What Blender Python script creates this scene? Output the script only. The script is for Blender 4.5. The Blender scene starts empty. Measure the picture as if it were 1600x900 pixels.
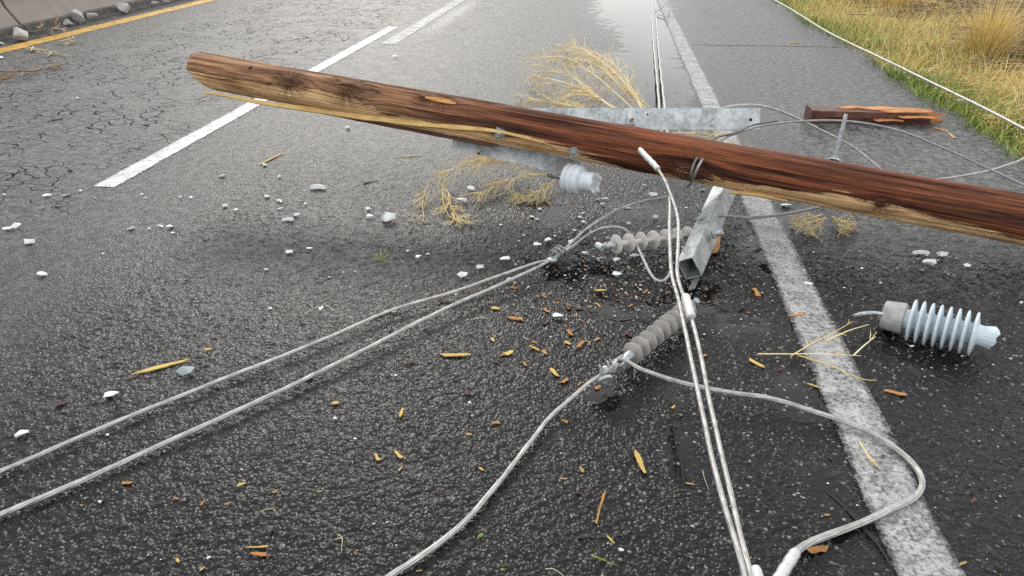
import bpy, bmesh, math, random
import numpy as np
from mathutils import Vector, Matrix, noise as mnoise

random.seed(7)
rng = np.random.default_rng(7)
sc = bpy.context.scene
COL = sc.collection
V = Vector

# ------------------------------------------------------------------ camera
F = 1110.0                                    # focal length in photo pixels (1600 wide)
PITCH = math.atan(607 / F)
YAW = math.atan(175 * math.cos(PITCH) / F)
HC = 1.416                                    # eye height of the phone
cam_d = bpy.data.cameras.new("camera")
cam = bpy.data.objects.new("camera", cam_d)
COL.objects.link(cam)
cam.location = (0, 0, HC)
cam.rotation_euler = (math.pi / 2 - PITCH, 0, YAW)
cam_d.sensor_width = 36
cam_d.lens = F / 1600 * 36
cam_d.clip_end = 5000
cam_d.clip_start = 0.02
sc.camera = cam

# ------------------------------------------------------------------ sky, sun, exposure
world = bpy.data.worlds.new("World")
sc.world = world
world.use_nodes = True
wn = world.node_tree
SUN_EL, SUN_AZ = math.radians(32), math.radians(-21)     # azimuth measured from +Y towards +X
sky = wn.nodes.new("ShaderNodeTexSky")
sky.sky_type = 'NISHITA'
sky.sun_disc = False
sky.sun_elevation = SUN_EL
sky.sun_rotation = SUN_AZ
sky.dust_density = 3.0
wtc = wn.nodes.new("ShaderNodeTexCoord")
wno = wn.nodes.new("ShaderNodeTexNoise")
wno.inputs["Scale"].default_value = 2.6
wno.inputs["Detail"].default_value = 5
wn.links.new(wtc.outputs["Generated"], wno.inputs["Vector"])
wrp = wn.nodes.new("ShaderNodeValToRGB")                # unbroken cloud deck
wrp.color_ramp.elements[0].position = 0.3
wrp.color_ramp.elements[0].color = (7.6, 7.9, 8.2, 1)
wrp.color_ramp.elements[1].position = 0.72
wrp.color_ramp.elements[1].color = (12.4, 12.4, 12.2, 1)
wn.links.new(wno.outputs["Fac"], wrp.inputs["Fac"])
wmx = wn.nodes.new("ShaderNodeMix")
wmx.data_type = 'RGBA'
wmx.inputs[0].default_value = 0.86
wn.links.new(sky.outputs[0], wmx.inputs[6])
wn.links.new(wrp.outputs[0], wmx.inputs[7])
wbg = wn.nodes["Background"]
wn.links.new(wmx.outputs[2], wbg.inputs["Color"])
wbg.inputs["Strength"].default_value = 0.115

sun_d = bpy.data.lights.new("sun", 'SUN')
sun_d.energy = 0.85
sun_d.angle = math.radians(16)
sun_d.color = (1.0, 0.96, 0.90)
sun = bpy.data.objects.new("sun", sun_d)
COL.objects.link(sun)
sdir = V((math.sin(SUN_AZ) * math.cos(SUN_EL), math.cos(SUN_AZ) * math.cos(SUN_EL), math.sin(SUN_EL)))
sun.rotation_euler = sdir.to_track_quat('Z', 'Y').to_euler()

sc.view_settings.view_transform = 'Standard'
sc.view_settings.look = 'None'
sc.view_settings.exposure = 0.46
sc.view_settings.gamma = 1.0
sc.cycles.use_denoising = False
sc.cycles.max_bounces = 6
sc.cycles.diffuse_bounces = 3
sc.cycles.glossy_bounces = 3
sc.cycles.transparent_max_bounces = 8

# ------------------------------------------------------------------ survey: photo pixel -> place
FW = V((-math.sin(YAW) * math.cos(PITCH), math.cos(YAW) * math.cos(PITCH), -math.sin(PITCH)))
RT = V((math.cos(YAW), math.sin(YAW), 0))
UP = RT.cross(FW)
C0 = V((0, 0, HC))


def ray(x, y):
    return FW + RT * ((x - 800) / F) - UP * ((y - 450) / F)


def at(x, y, h=0.0):
    """the point at height h that stands at this photo pixel"""
    r = ray(x, y)
    return C0 + r * ((h - HC) / r.z)


def atz(x, y, z):
    return C0 + ray(x, y) * z


def ppm(y):
    """photo pixels per metre on the road at row y"""
    return (y + 157) * math.cos(PITCH) / HC


def toimg(p):
    d = p - C0
    z = d.dot(FW)
    return 800 + F * d.dot(RT) / z, 450 - F * d.dot(UP) / z, z


# ------------------------------------------------------------------ mesh helpers
class MB:
    def __init__(s):
        s.v, s.f = [], []

    def add(s, vs, fs):
        n = len(s.v)
        s.v.extend([tuple(p) for p in vs])
        s.f.extend([tuple(i + n for i in f) for f in fs])
        return s

    def box(s, c, ax, ay, az):
        """box centred at c with half-axis vectors"""
        c, ax, ay, az = V(c), V(ax), V(ay), V(az)
        vs = [c + ax * i + ay * j + az * k for k in (-1, 1) for j in (-1, 1) for i in (-1, 1)]
        return s.add(vs, [(0, 2, 3, 1), (4, 5, 7, 6), (0, 1, 5, 4), (2, 6, 7, 3), (0, 4, 6, 2), (1, 3, 7, 5)])

    def lathe(s, p0, axis, prof, n=24, ref=None, cap=True):
        """prof: list of (distance along axis, radius)"""
        p0, a = V(p0), V(axis).normalized()
        r0 = V((0, 0, 1)) if abs(a.z) < 0.9 else V((1, 0, 0))
        if ref is not None:
            r0 = V(ref)
        u = (r0 - a * r0.dot(a)).normalized()
        w = a.cross(u)
        vs, fs = [], []
        for d, r in prof:
            for i in range(n):
                t = 2 * math.pi * i / n
                vs.append(p0 + a * d + (u * math.cos(t) + w * math.sin(t)) * r)
        m = len(prof)
        for k in range(m - 1):
            for i in range(n):
                j = (i + 1) % n
                fs.append((k * n + i, k * n + j, (k + 1) * n + j, (k + 1) * n + i))
        if cap:
            fs.append(tuple(range(n))[::-1])
            fs.append(tuple(range((m - 1) * n, m * n)))
        return s.add(vs, fs)

    def tube(s, pts, rad, n=8, lobes=0, pitch=0.12, lobe_amp=0.13, cap=True):
        """rad: number or list. lobes: twisted strands"""
        pts = [V(p) for p in pts]
        m = len(pts)
        rads = rad if isinstance(rad, (list, tuple)) else [rad] * m
        t0 = (pts[1] - pts[0]).normalized()
        r0 = V((0, 0, 1)) if abs(t0.z) < 0.9 else V((1, 0, 0))
        u = (r0 - t0 * r0.dot(t0)).normalized()
        vs, fs = [], []
        length = 0
        for k in range(m):
            t = (pts[min(k + 1, m - 1)] - pts[max(k - 1, 0)])
            if t.length < 1e-9:
                t = t0
            t = t.normalized()
            u = (u - t * u.dot(t)).normalized()
            w = t.cross(u)
            if k:
                length += (pts[k] - pts[k - 1]).length
            ph = 2 * math.pi * length / pitch
            for i in range(n):
                an = 2 * math.pi * i / n
                rr = rads[k]
                if lobes:
                    rr *= 1 + lobe_amp * (math.sqrt(abs(math.sin((an - ph) * lobes / 2))) - 0.7)
                vs.append(pts[k] + (u * math.cos(an) + w * math.sin(an)) * rr)
        for k in range(m - 1):
            for i in range(n):
                j = (i + 1) % n
                fs.append((k * n + i, k * n + j, (k + 1) * n + j, (k + 1) * n + i))
        if cap:
            fs.append(tuple(range(n))[::-1])
            fs.append(tuple(range((m - 1) * n, m * n)))
        return s.add(vs, fs)

    def build(s, name, mat, parent=None, smooth=True, angle=None):
        off = parent_off(parent)
        me = bpy.data.meshes.new(name)
        me.from_pydata([(a - off.x, b - off.y, c - off.z) for a, b, c in s.v], [], s.f)
        me.update()
        o = bpy.data.objects.new(name, me)
        COL.objects.link(o)
        if mat is not None:
            me.materials.append(mat)
        if smooth:
            me.shade_smooth()
            if angle is not None:
                me.set_sharp_from_angle(angle=math.radians(angle))
        o.parent = parent
        return o


def parent_off(p):
    off = V((0, 0, 0))
    while p is not None:
        off += p.location
        p = p.parent
    return off


def bevelbox(name, mat, parent, c, ax, ay, az, bev=0.003):
    o = MB().box(c, ax, ay, az).build(name, mat, parent, smooth=False)
    b = bmesh.new()
    b.from_mesh(o.data)
    bmesh.ops.recalc_face_normals(b, faces=b.faces)
    bmesh.ops.bevel(b, geom=list(b.edges), offset=bev, segments=2, affect='EDGES')
    b.to_mesh(o.data)
    b.free()
    return o


def tag(o, label=None, cat=None, group=None, kind=None):
    if label:
        o["label"] = label
    if cat:
        o["category"] = cat
    if group:
        o["group"] = group
    if kind:
        o["kind"] = kind
    return o


def thing(name, loc, label, cat, group=None):
    o = bpy.data.objects.new(name, None)
    COL.objects.link(o)
    o.location = loc
    o.empty_display_size = 0.05
    return tag(o, label, cat, group)


def catmull(pts, step=0.012):
    pts = [V(p) for p in pts]
    P = [pts[0] * 2 - pts[1]] + pts + [pts[-1] * 2 - pts[-2]]
    out = []
    for i in range(1, len(P) - 2):
        a, b, c, d = P[i - 1], P[i], P[i + 1], P[i + 2]
        n = max(2, int((c - b).length / step))
        for k in range(n):
            t = k / n
            out.append(0.5 * ((2 * b) + (c - a) * t + (2 * a - 5 * b + 4 * c - d) * t * t + (3 * b - a - 3 * c + d) * t ** 3))
    out.append(pts[-1])
    return out


def wire(pl, step=0.012):
    return catmull([at(*p) for p in pl], step)


# ------------------------------------------------------------------ node helpers
class NT:
    flat = False                                  # True: textures on a level sheet, evaluated in 2D

    def __init__(s, name):
        s.m = bpy.data.materials.new(name)
        s.m.use_nodes = True
        s.t = s.m.node_tree
        s.b = s.t.nodes["Principled BSDF"]
        s.out = s.t.nodes["Material Output"]

    def n(s, typ, **kw):
        nd = s.t.nodes.new(typ)
        for k, v in kw.items():
            setattr(nd, k, v)
        return nd

    def set(s, sock, v):
        if v is None:
            return
        if hasattr(v, "is_output"):
            s.t.links.new(v, sock)
        else:
            if isinstance(v, (tuple, list)) and len(v) == 3 and sock.type == 'RGBA':
                v = (*v, 1)
            sock.default_value = v

    def math(s, op, a, b=None, c=None, clamp=False):
        nd = s.n("ShaderNodeMath", operation=op, use_clamp=clamp)
        s.set(nd.inputs[0], a)
        s.set(nd.inputs[1], b)
        s.set(nd.inputs[2], c)
        return nd.outputs[0]

    def mix(s, f, a, b, blend='MIX'):
        nd = s.n("ShaderNodeMix", data_type='RGBA', blend_type=blend)
        s.set(nd.inputs[0], f)
        s.set(nd.inputs[6], a)
        s.set(nd.inputs[7], b)
        return nd.outputs[2]

    def mixf(s, f, a, b):
        nd = s.n("ShaderNodeMix", data_type='FLOAT')
        s.set(nd.inputs[0], f)
        s.set(nd.inputs[2], a)
        s.set(nd.inputs[3], b)
        return nd.outputs[0]

    def obj(s):
        return s.n("ShaderNodeTexCoord").outputs["Object"]

    def mapping(s, vec, scale=(1, 1, 1), loc=(0, 0, 0)):
        nd = s.n("ShaderNodeMapping")
        s.set(nd.inputs["Vector"], vec)
        nd.inputs["Scale"].default_value = scale
        nd.inputs["Location"].default_value = loc
        return nd.outputs[0]

    def noise(s, vec, scale, detail=2, rough=0.5, out="Fac", dist=0.0):
        nd = s.n("ShaderNodeTexNoise")
        if s.flat:
            nd.noise_dimensions = '2D'
        s.set(nd.inputs["Vector"], vec)
        nd.inputs["Scale"].default_value = scale
        nd.inputs["Detail"].default_value = detail
        nd.inputs["Roughness"].default_value = rough
        nd.inputs["Distortion"].default_value = dist
        return nd.outputs[out]

    def vor(s, vec, scale, feature='F1', out="Distance", rnd=1.0):
        nd = s.n("ShaderNodeTexVoronoi", feature=feature)
        if s.flat:
            nd.voronoi_dimensions = '2D'
        s.set(nd.inputs["Vector"], vec)
        nd.inputs["Scale"].default_value = scale
        nd.inputs["Randomness"].default_value = rnd
        return nd.outputs[out]

    def ramp(s, fac, stops, interp='LINEAR'):
        nd = s.n("ShaderNodeValToRGB")
        cr = nd.color_ramp
        cr.interpolation = interp
        while len(cr.elements) < len(stops):
            cr.elements.new(0.5)
        for e, (p, c) in zip(cr.elements, stops):
            e.position = p
            e.color = (c, c, c, 1) if isinstance(c, (int, float)) else (*c, 1)
        s.set(nd.inputs[0], fac)
        return nd.outputs[0]

    def attr(s, name):
        return s.n("ShaderNodeAttribute", attribute_name=name)

    def bump(s, h, dist=0.01, strength=1.0, normal=None):
        nd = s.n("ShaderNodeBump")
        s.set(nd.inputs["Height"], h)
        nd.inputs["Distance"].default_value = dist
        nd.inputs["Strength"].default_value = strength
        s.set(nd.inputs["Normal"], normal)
        return nd.outputs[0]

    def fin(s, color=None, rough=None, metal=None, normal=None, ior=None, spec=None):
        s.set(s.b.inputs["Base Color"], color)
        s.set(s.b.inputs["Roughness"], rough)
        s.set(s.b.inputs["Metallic"], metal)
        s.set(s.b.inputs["Normal"], normal)
        s.set(s.b.inputs["IOR"], ior)
        s.set(s.b.inputs["Specular IOR Level"], spec)
        return s.m


# ------------------------------------------------------------------ materials
def asphalt(name, paint=None, wear=(0.5, 0.6), edge=None):
    """wet coarse asphalt; with paint: the same stones under a worn coat of road paint"""
    k = NT(name)
    k.flat = True
    co = k.obj()
    vn = k.n("ShaderNodeTexVoronoi", feature='F1', voronoi_dimensions='2D')
    k.set(vn.inputs["Vector"], co)
    vn.inputs["Scale"].default_value = 92
    d1 = vn.outputs["Distance"]
    cell = k.n("ShaderNodeSeparateColor")
    k.set(cell.inputs[0], vn.outputs["Color"])
    stone = cell.outputs[0]
    mid = k.noise(co, 46, 3, 0.65)
    low = k.noise(co, 1.3, 3, 0.55)
    lowm = k.noise(co, 6.5, 3, 0.6)
    mott = k.noise(co, 20, 4, 0.8)
    wet = k.attr("wet").outputs["Fac"]
    dry = k.attr("dry").outputs["Fac"]  # drier asphalt, plus the wet road's sky sheen put into the colour
    crk = k.attr("crack").outputs["Fac"]
    # stones: rounded tops at varied heights, binder between
    top = k.math('SUBTRACT', 0.75, d1, clamp=True)
    top = k.math('MULTIPLY', top, k.math('MULTIPLY_ADD', stone, 1.1, 0.3))
    h = k.math('MULTIPLY_ADD', mid, 1.25, top)
    # puddles fill the low places
    wn_ = k.math('MULTIPLY_ADD', lowm, 0.9, wet)
    pud = k.ramp(wn_, [(0.80, 0.0), (1.02, 1.0)])
    # alligator cracking
    cw = k.noise(co, 3.2, 3, out="Color")
    nd = k.n("ShaderNodeVectorMath", operation='MULTIPLY_ADD')
    k.set(nd.inputs[0], cw)
    nd.inputs[1].default_value = (0.26, 0.26, 0.0)
    k.set(nd.inputs[2], co)
    ce = k.vor(k.mapping(nd.outputs[0], (5.4, 9.5, 1)), 1.0, 'DISTANCE_TO_EDGE')
    ce2 = k.vor(k.mapping(nd.outputs[0], (12, 21, 1)), 1.0, 'DISTANCE_TO_EDGE')
    gate = k.noise(co, 2.4, 2)
    cmask = k.math('MULTIPLY', crk, k.ramp(gate, [(0.33, 0.0), (0.60, 1.0)]))
    wid = k.math('MULTIPLY', k.math('MULTIPLY', cmask, k.ramp(mott, [(0.3, 0.15), (0.7, 1.0)])), 0.085)
    c1 = k.math('SUBTRACT', 1.0, k.math('DIVIDE', ce, k.math('ADD', wid, 0.0005)), clamp=True)
    c2 = k.math('SUBTRACT', 1.0, k.math('DIVIDE', ce2, k.math('ADD', k.math('MULTIPLY', wid, 0.8), 0.0005)), clamp=True)
    c2 = k.math('MULTIPLY', c2, k.ramp(lowm, [(0.5, 0.0), (0.6, 1.0)]))
    ck = k.math('MAXIMUM', c1, c2)
    ck = k.math('MULTIPLY', ck, k.ramp(cmask, [(0.02, 0.0), (0.12, 1.0)]))
    ck = k.ramp(ck, [(0.05, 0.0), (0.35, 1.0)])
    # colour of the stones and binder
    base = k.ramp(stone, [(0.0, (0.0022, 0.0024, 0.0026)), (0.55, (0.005, 0.005, 0.005)), (0.86, (0.017, 0.0163, 0.0155)),
                          (0.96, (0.07, 0.067, 0.062)), (0.994, (0.30, 0.29, 0.27))])
    col = k.mix(k.ramp(d1, [(0.25, 0.0), (0.6, 1.0)]), base, (0.004, 0.0042, 0.0045))
    col = k.mix(k.ramp(low, [(0.35, 0.0), (0.7, 0.5)]), col, (0.009, 0.0086, 0.0082))
    col = k.mix(k.ramp(k.noise(co, 0.55, 2), [(0.4, 0.0), (0.65, 0.6)]), col, (0.006, 0.006, 0.0062))
    dry_sheen = k.math('MULTIPLY', dry, k.ramp(lowm, [(0.25, 0.35), (0.65, 1.0)]))
    dry_sheen_col = k.mix(k.math('ADD', k.math('MULTIPLY', stone, 0.5), k.ramp(mott, [(0.43, 0.0), (0.57, 0.6)])), (0.014, 0.014, 0.014), (0.235, 0.23, 0.222))
    col = k.mix(dry_sheen, col, dry_sheen_col)
    col = k.mix(ck, col, (0.003, 0.003, 0.003))
    rough = k.mixf(dry_sheen, 0.15, 0.40)
    rough = k.math('MULTIPLY_ADD', mott, 0.14, rough)
    rough = k.mixf(pud, rough, 0.05)
    rough = k.mixf(ck, rough, 0.9)
    if paint is not None:
        pn = k.math('ADD', k.math('MULTIPLY', k.noise(co, 55, 4, 0.7), 0.75), k.math('MULTIPLY', lowm, 0.35))
        pn = k.math('MULTIPLY_ADD', d1, 0.22, pn)
        uvx = k.attr("across").outputs["Fac"]           # 0 in the middle of the stripe, 1 at its edge
        pn = k.math('MULTIPLY_ADD', k.ramp(uvx, [(0.72, 0.0), (1.0, 1.0)]), 0.30, pn)
        pm = k.ramp(pn, [(wear[0], 1.0), (wear[1], 0.25), (wear[1] + 0.12, 0.0)])
        dirt = k.noise(co, 14, 3, 0.65)
        pc = k.mix(k.ramp(dirt, [(0.35, 0.0), (0.75, 1.0)]), paint, tuple(c * 0.55 for c in paint))
        col = k.mix(pm, col, pc)
        rough = k.mixf(pm, rough, 0.45)
    bs = k.n("ShaderNodeBump")
    k.set(bs.inputs["Height"], h)
    bs.inputs["Distance"].default_value = 0.0030 if paint is None else 0.0022
    k.set(bs.inputs["Strength"], k.math('SUBTRACT', 1.0, k.math('MULTIPLY', pud, 0.95)))
    m = k.fin(col, rough, 0.0, bs.outputs[0], 1.33, k.mixf(dry_sheen, 0.5, 0.22))
    if paint is not None:
        tr = k.n("ShaderNodeBsdfTransparent")
        ms = k.n("ShaderNodeMixShader")
        k.set(ms.inputs[0], pm)
        k.t.links.new(tr.outputs[0], ms.inputs[1])
        k.t.links.new(k.b.outputs[0], ms.inputs[2])
        k.t.links.new(ms.outputs[0], k.out.inputs["Surface"])
    return m


def mat_simple(name, col, rough=0.6, metal=0.0, var=0.25, scale=30, bump=0.0, bscale=80, detail=3):
    k = NT(name)
    co = k.obj()
    n = k.noise(co, scale, detail, 0.6)
    c = k.mix(k.ramp(n, [(0.3, 0.0), (0.7, 1.0)]), tuple(x * (1 - var) for x in col), tuple(min(1, x * (1 + var)) for x in col))
    nr = k.bump(k.noise(co, bscale, 3), bump, 1.0) if bump else None
    return k.fin(c, rough, metal, nr)


def mat_island(name, stops, rough=0.6):
    k = NT(name)
    g = k.n("ShaderNodeNewGeometry")
    return k.fin(k.ramp(g.outputs["Random Per Island"], stops), rough)


def mat_galv(name):
    k = NT(name)
    co = k.obj()
    v = k.vor(co, 75, out="Color")
    se = k.n("ShaderNodeSeparateColor")
    k.set(se.inputs[0], v)
    n = k.noise(co, 16, 4, 0.65)
    a = k.mix(se.outputs[0], (0.28, 0.305, 0.315), (0.45, 0.485, 0.50))
    a = k.mix(k.ramp(n, [(0.42, 0.0), (0.68, 1.0)]), a, (0.58, 0.60, 0.60))
    a = k.mix(k.ramp(k.noise(co, 7, 4, 0.7), [(0.50, 0.0), (0.70, 0.8)]), a, (0.17, 0.165, 0.15))
    return k.fin(a, k.mixf(n, 0.34, 0.58), 0.55, k.bump(k.noise(co, 120, 3), 0.0006))


def mat_porcelain(name, col, rough=0.2):
    k = NT(name)
    co = k.obj()
    n = k.noise(co, 22, 4, 0.65)
    c = k.mix(k.ramp(n, [(0.45, 0.0), (0.8, 0.55)]), col, tuple(x * 0.55 for x in col))
    return k.fin(c, k.mixf(n, rough, rough + 0.25), 0.0, k.bump(k.noise(co, 40, 2), 0.0005))


def mat_pole():
    k = NT("treated_pole_wood")
    wc = k.attr("wc").outputs["Vector"]
    peel = k.attr("peel").outputs["Fac"]
    age = k.attr("age").outputs["Fac"]
    kd = k.attr("knot").outputs["Fac"]
    g1 = k.noise(k.mapping(wc, (1.3, 30, 30)), 1.0, 5, 0.66)
    g2 = k.noise(k.mapping(wc, (3.4, 105, 105)), 1.0, 4, 0.6)
    g3 = k.noise(k.mapping(wc, (11, 280, 280)), 1.0, 3, 0.6)
    blot = k.noise(k.mapping(wc, (2.2, 5, 5), (3, 1, 4)), 1.0, 4, 0.6)
    dark = k.mix(k.ramp(g1, [(0.38, 0.0), (0.64, 1.0)]), (0.042, 0.0115, 0.0052), (0.30, 0.092, 0.038))
    dark = k.mix(k.ramp(blot, [(0.55, 0.0), (0.75, 0.7)]), dark, (0.30, 0.088, 0.032))
    old = k.mix(k.ramp(g1, [(0.36, 0.0), (0.64, 1.0)]), (0.15, 0.066, 0.033), (0.56, 0.31, 0.17))
    treated = k.mix(age, dark, old)
    fresh = k.mix(k.ramp(g2, [(0.3, 0.0), (0.72, 1.0)]), (0.50, 0.26, 0.11), (0.90, 0.63, 0.34))
    fresh = k.mix(k.ramp(blot, [(0.5, 0.0), (0.72, 0.75)]), fresh, (0.17, 0.075, 0.032))
    ps = k.math('ADD', peel, k.math('MULTIPLY', k.math('SUBTRACT', g1, 0.5), 2.2))
    ps = k.math('MULTIPLY_ADD', k.math('SUBTRACT', g2, 0.5), 0.35, ps)
    pm = k.ramp(ps, [(0.44, 0.0), (0.56, 0.8), (0.72, 1.0)])
    col = k.mix(pm, treated, fresh)
    fib = k.ramp(g2, [(0.33, 0.25), (0.5, 1.0)])
    keep = k.math('SUBTRACT', 1.0, k.math('MULTIPLY', pm, 0.65))
    col = k.mix(k.math('MULTIPLY', k.math('SUBTRACT', 1.0, fib), keep), col, (0.014, 0.006, 0.004))
    col = k.mix(k.math('MULTIPLY', k.ramp(g3, [(0.3, 0.45), (0.55, 0.0)]), keep), col, (0.02, 0.009, 0.006))
    # knots
    rings = k.math('SINE', k.math('MULTIPLY', kd, 760.0))
    kin = k.ramp(kd, [(0.024, 1.0), (0.036, 0.0)])
    kc = k.mix(k.math('MULTIPLY_ADD', rings, 0.5, 0.5), (0.040, 0.016, 0.009), (0.34, 0.165, 0.075))
    col = k.mix(kin, col, kc)
    spk = k.math('MULTIPLY', k.ramp(kd, [(0.03, 0.5), (0.11, 0.0)]), k.ramp(g1, [(0.42, 0.0), (0.54, 1.0)]))
    col = k.mix(spk, col, (0.016, 0.007, 0.005))
    lash = k.noise(k.attr("kdir").outputs["Vector"], 5.5, 2, 0.6)
    lash = k.math('MULTIPLY', k.ramp(lash, [(0.50, 0.0), (0.57, 1.0)]), k.ramp(kd, [(0.03, 0.62), (0.11, 0.0)]))
    col = k.mix(lash, col, (0.035, 0.015, 0.009))
    hgt = k.math('MULTIPLY_ADD', g2, 0.8, k.math('MULTIPLY', g1, 1.4))
    hgt = k.math('MULTIPLY_ADD', g3, 0.35, hgt)
    hgt = k.math('MULTIPLY_ADD', pm, -0.9, hgt)
    hgt = k.math('MULTIPLY_ADD', k.math('MULTIPLY', kin, rings), 0.25, hgt)
    return k.fin(col, k.mixf(g2, 0.5, 0.8), 0.0, k.bump(hgt, 0.009, 1.0), None, 0.22)


def mat_splitwood(name, lo, hi, dark, rough=0.6):
    k = NT(name)
    co = k.obj()
    g = k.noise(k.mapping(co, (6, 60, 60)), 1.0, 4, 0.6)
    b = k.noise(co, 12, 3)
    c = k.mix(k.ramp(g, [(0.3, 0.0), (0.7, 1.0)]), lo, hi)
    c = k.mix(k.ramp(b, [(0.55, 0.0), (0.75, 0.8)]), c, dark)
    return k.fin(c, rough, 0.0, k.bump(g, 0.003))


def mat_concrete():
    k = NT("barrier_concrete")
    co = k.obj()
    n1 = k.noise(co, 3, 5, 0.65)
    n2 = k.noise(co, 60, 3, 0.6)
    st = k.noise(k.mapping(co, (2, 9, 0.8)), 1.0, 4, 0.6)
    c = k.mix(n1, (0.22, 0.185, 0.165), (0.34, 0.295, 0.265))
    c = k.mix(k.ramp(st, [(0.5, 0.0), (0.75, 0.6)]), c, (0.19, 0.165, 0.15))
    return k.fin(c, 0.85, 0.0, k.bump(k.math('MULTIPLY_ADD', n1, 2.0, n2), 0.004))


def mat_dirt():
    k = NT("verge_soil")
    co = k.obj()
    n1 = k.noise(co, 2.2, 5, 0.65)
    n2 = k.noise(co, 38, 4, 0.7)
    c = k.mix(n2, (0.20, 0.135, 0.065), (0.46, 0.34, 0.16))
    c = k.mix(k.ramp(n1, [(0.42, 0.0), (0.65, 1.0)]), c, (0.26, 0.23, 0.07))
    return k.fin(c, 0.9, 0.0, k.bump(k.math('MULTIPLY_ADD', n1, 1.5, n2), 0.02))


M = {}
M['road'] = asphalt("wet_asphalt")
M['white'] = asphalt("worn_white_paint", (0.43, 0.43, 0.42), (0.60, 1.0))
M['ghost'] = asphalt("ghosted_white_paint", (0.62, 0.62, 0.61), (0.54, 0.86))
M['dash'] = asphalt("fresher_white_paint", (0.66, 0.66, 0.65), (0.74, 0.96))
M['yellow'] = asphalt("worn_yellow_paint", (0.72, 0.42, 0.06), (0.66, 0.86))
M['crackfill'] = mat_simple("crack_dirt", (0.008, 0.008, 0.008), 0.7)
M['pole'] = mat_pole()
M['split'] = mat_splitwood("fresh_split_wood", (0.44, 0.27, 0.085), (0.68, 0.47, 0.17), (0.40, 0.20, 0.06))
M['orange'] = mat_splitwood("orange_wood", (0.46, 0.19, 0.05), (0.68, 0.34, 0.10), (0.30, 0.11, 0.04))
M['yellowchip'] = mat_splitwood("yellow_wood", (0.62, 0.41, 0.09), (0.82, 0.60, 0.18), (0.48, 0.27, 0.07))
M['redwood'] = mat_splitwood("dark_red_wood", (0.045, 0.014, 0.009), (0.14, 0.042, 0.020), (0.02, 0.008, 0.006), 0.5)
M['brokenwood'] = mat_splitwood("broken_orange_wood", (0.36, 0.125, 0.036), (0.64, 0.29, 0.09), (0.22, 0.075, 0.03))
M['brownchip'] = mat_splitwood("brown_bark", (0.06, 0.024, 0.016), (0.15, 0.062, 0.035), (0.03, 0.014, 0.01))
M['galv'] = mat_galv("galvanised_steel")
M['darksteel'] = mat_simple("dull_steel", (0.24, 0.25, 0.26), 0.5, 0.6, 0.35, 60, 0.0006)
M['hole'] = mat_simple("hollow_dark", (0.01, 0.008, 0.007), 0.8)
M['alu'] = mat_simple("weathered_aluminium", (0.41, 0.40, 0.38), 0.46, 0.5, 0.30, 28, 0.0006, 240)
M['aludark'] = mat_simple("grey_wire", (0.27, 0.275, 0.275), 0.5, 0.35, 0.25, 30)
M['wiredark'] = mat_simple("tarnished_wire", (0.13, 0.13, 0.132), 0.5, 0.3, 0.35, 18)
M['sleeve'] = mat_simple("pressed_sleeve", (0.60, 0.59, 0.565), 0.42, 0.35, 0.12, 60, 0.001, 120)
M['polymer'] = mat_simple("dusty_grey_silicone", (0.345, 0.32, 0.30), 0.72, 0.0, 0.18, 40)
M['palepoly'] = mat_simple("pale_dusty_silicone", (0.48, 0.455, 0.42), 0.7, 0.0, 0.18, 40)
M['bluep'] = mat_porcelain("pale_blue_porcelain", (0.58, 0.655, 0.70))
M['greyp'] = mat_porcelain("grey_blue_porcelain", (0.60, 0.64, 0.68), 0.12)
M['fracture'] = mat_simple("broken_porcelain_face", (0.70, 0.72, 0.72), 0.7, 0.0, 0.12, 60, 0.002, 90)
M['shard'] = mat_simple("white_porcelain", (0.80, 0.82, 0.82), 0.4, 0.0, 0.16, 25)
M['shardgrey'] = mat_simple("grey_porcelain", (0.38, 0.42, 0.43), 0.35, 0.0, 0.2, 25)
M['cement'] = mat_simple("cap_cement", (0.36, 0.36, 0.34), 0.75, 0.1, 0.22, 30, 0.002)
M['concrete'] = mat_concrete()
M['toe'] = mat_simple("stained_concrete_toe", (0.115, 0.105, 0.098), 0.85, 0.0, 0.3, 9, 0.006, 40)
M['dirt'] = mat_dirt()
M['rubble'] = mat_simple("rubble_stone", (0.50, 0.49, 0.46), 0.85, 0.0, 0.3, 20, 0.01, 40)
M['straw'] = mat_island("dry_straw", [(0.0, (0.30, 0.19, 0.07)), (0.3, (0.58, 0.42, 0.14)), (0.7, (0.76, 0.60, 0.23)), (1.0, (0.88, 0.76, 0.44))], 0.7)
M['weed'] = mat_island("dry_weed_stem", [(0.0, (0.60, 0.40, 0.14)), (0.5, (0.80, 0.64, 0.30)), (1.0, (0.88, 0.78, 0.50))], 0.65)
M['paleweed'] = mat_island("pale_twig", [(0.0, (0.38, 0.29, 0.18)), (1.0, (0.62, 0.52, 0.36))], 0.7)
M['green'] = mat_island("green_grass", [(0.0, (0.08, 0.16, 0.025)), (0.6, (0.24, 0.33, 0.055)), (1.0, (0.46, 0.46, 0.11))], 0.6)
M['lush'] = mat_island("lush_leaf", [(0.0, (0.055, 0.13, 0.022)), (1.0, (0.15, 0.25, 0.05))], 0.5)
M['brush'] = mat_island("brown_brush", [(0.0, (0.10, 0.055, 0.035)), (0.5, (0.24, 0.15, 0.09)), (1.0, (0.46, 0.34, 0.20))], 0.8)
M['leaf'] = mat_simple("green_leaf", (0.10, 0.22, 0.03), 0.5)
M['grit'] = mat_island("scattered_grit", [(0.0, (0.16, 0.15, 0.14)), (0.45, (0.40, 0.39, 0.37)), (0.72, (0.62, 0.63, 0.62)), (0.84, (0.30, 0.12, 0.04)), (1.0, (0.52, 0.30, 0.08))], 0.6)

# ------------------------------------------------------------------ the setting
X_EDGE, X_DASH, X_YEL, X_BAR = 0.80, -2.785, -6.485, -6.98


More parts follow.
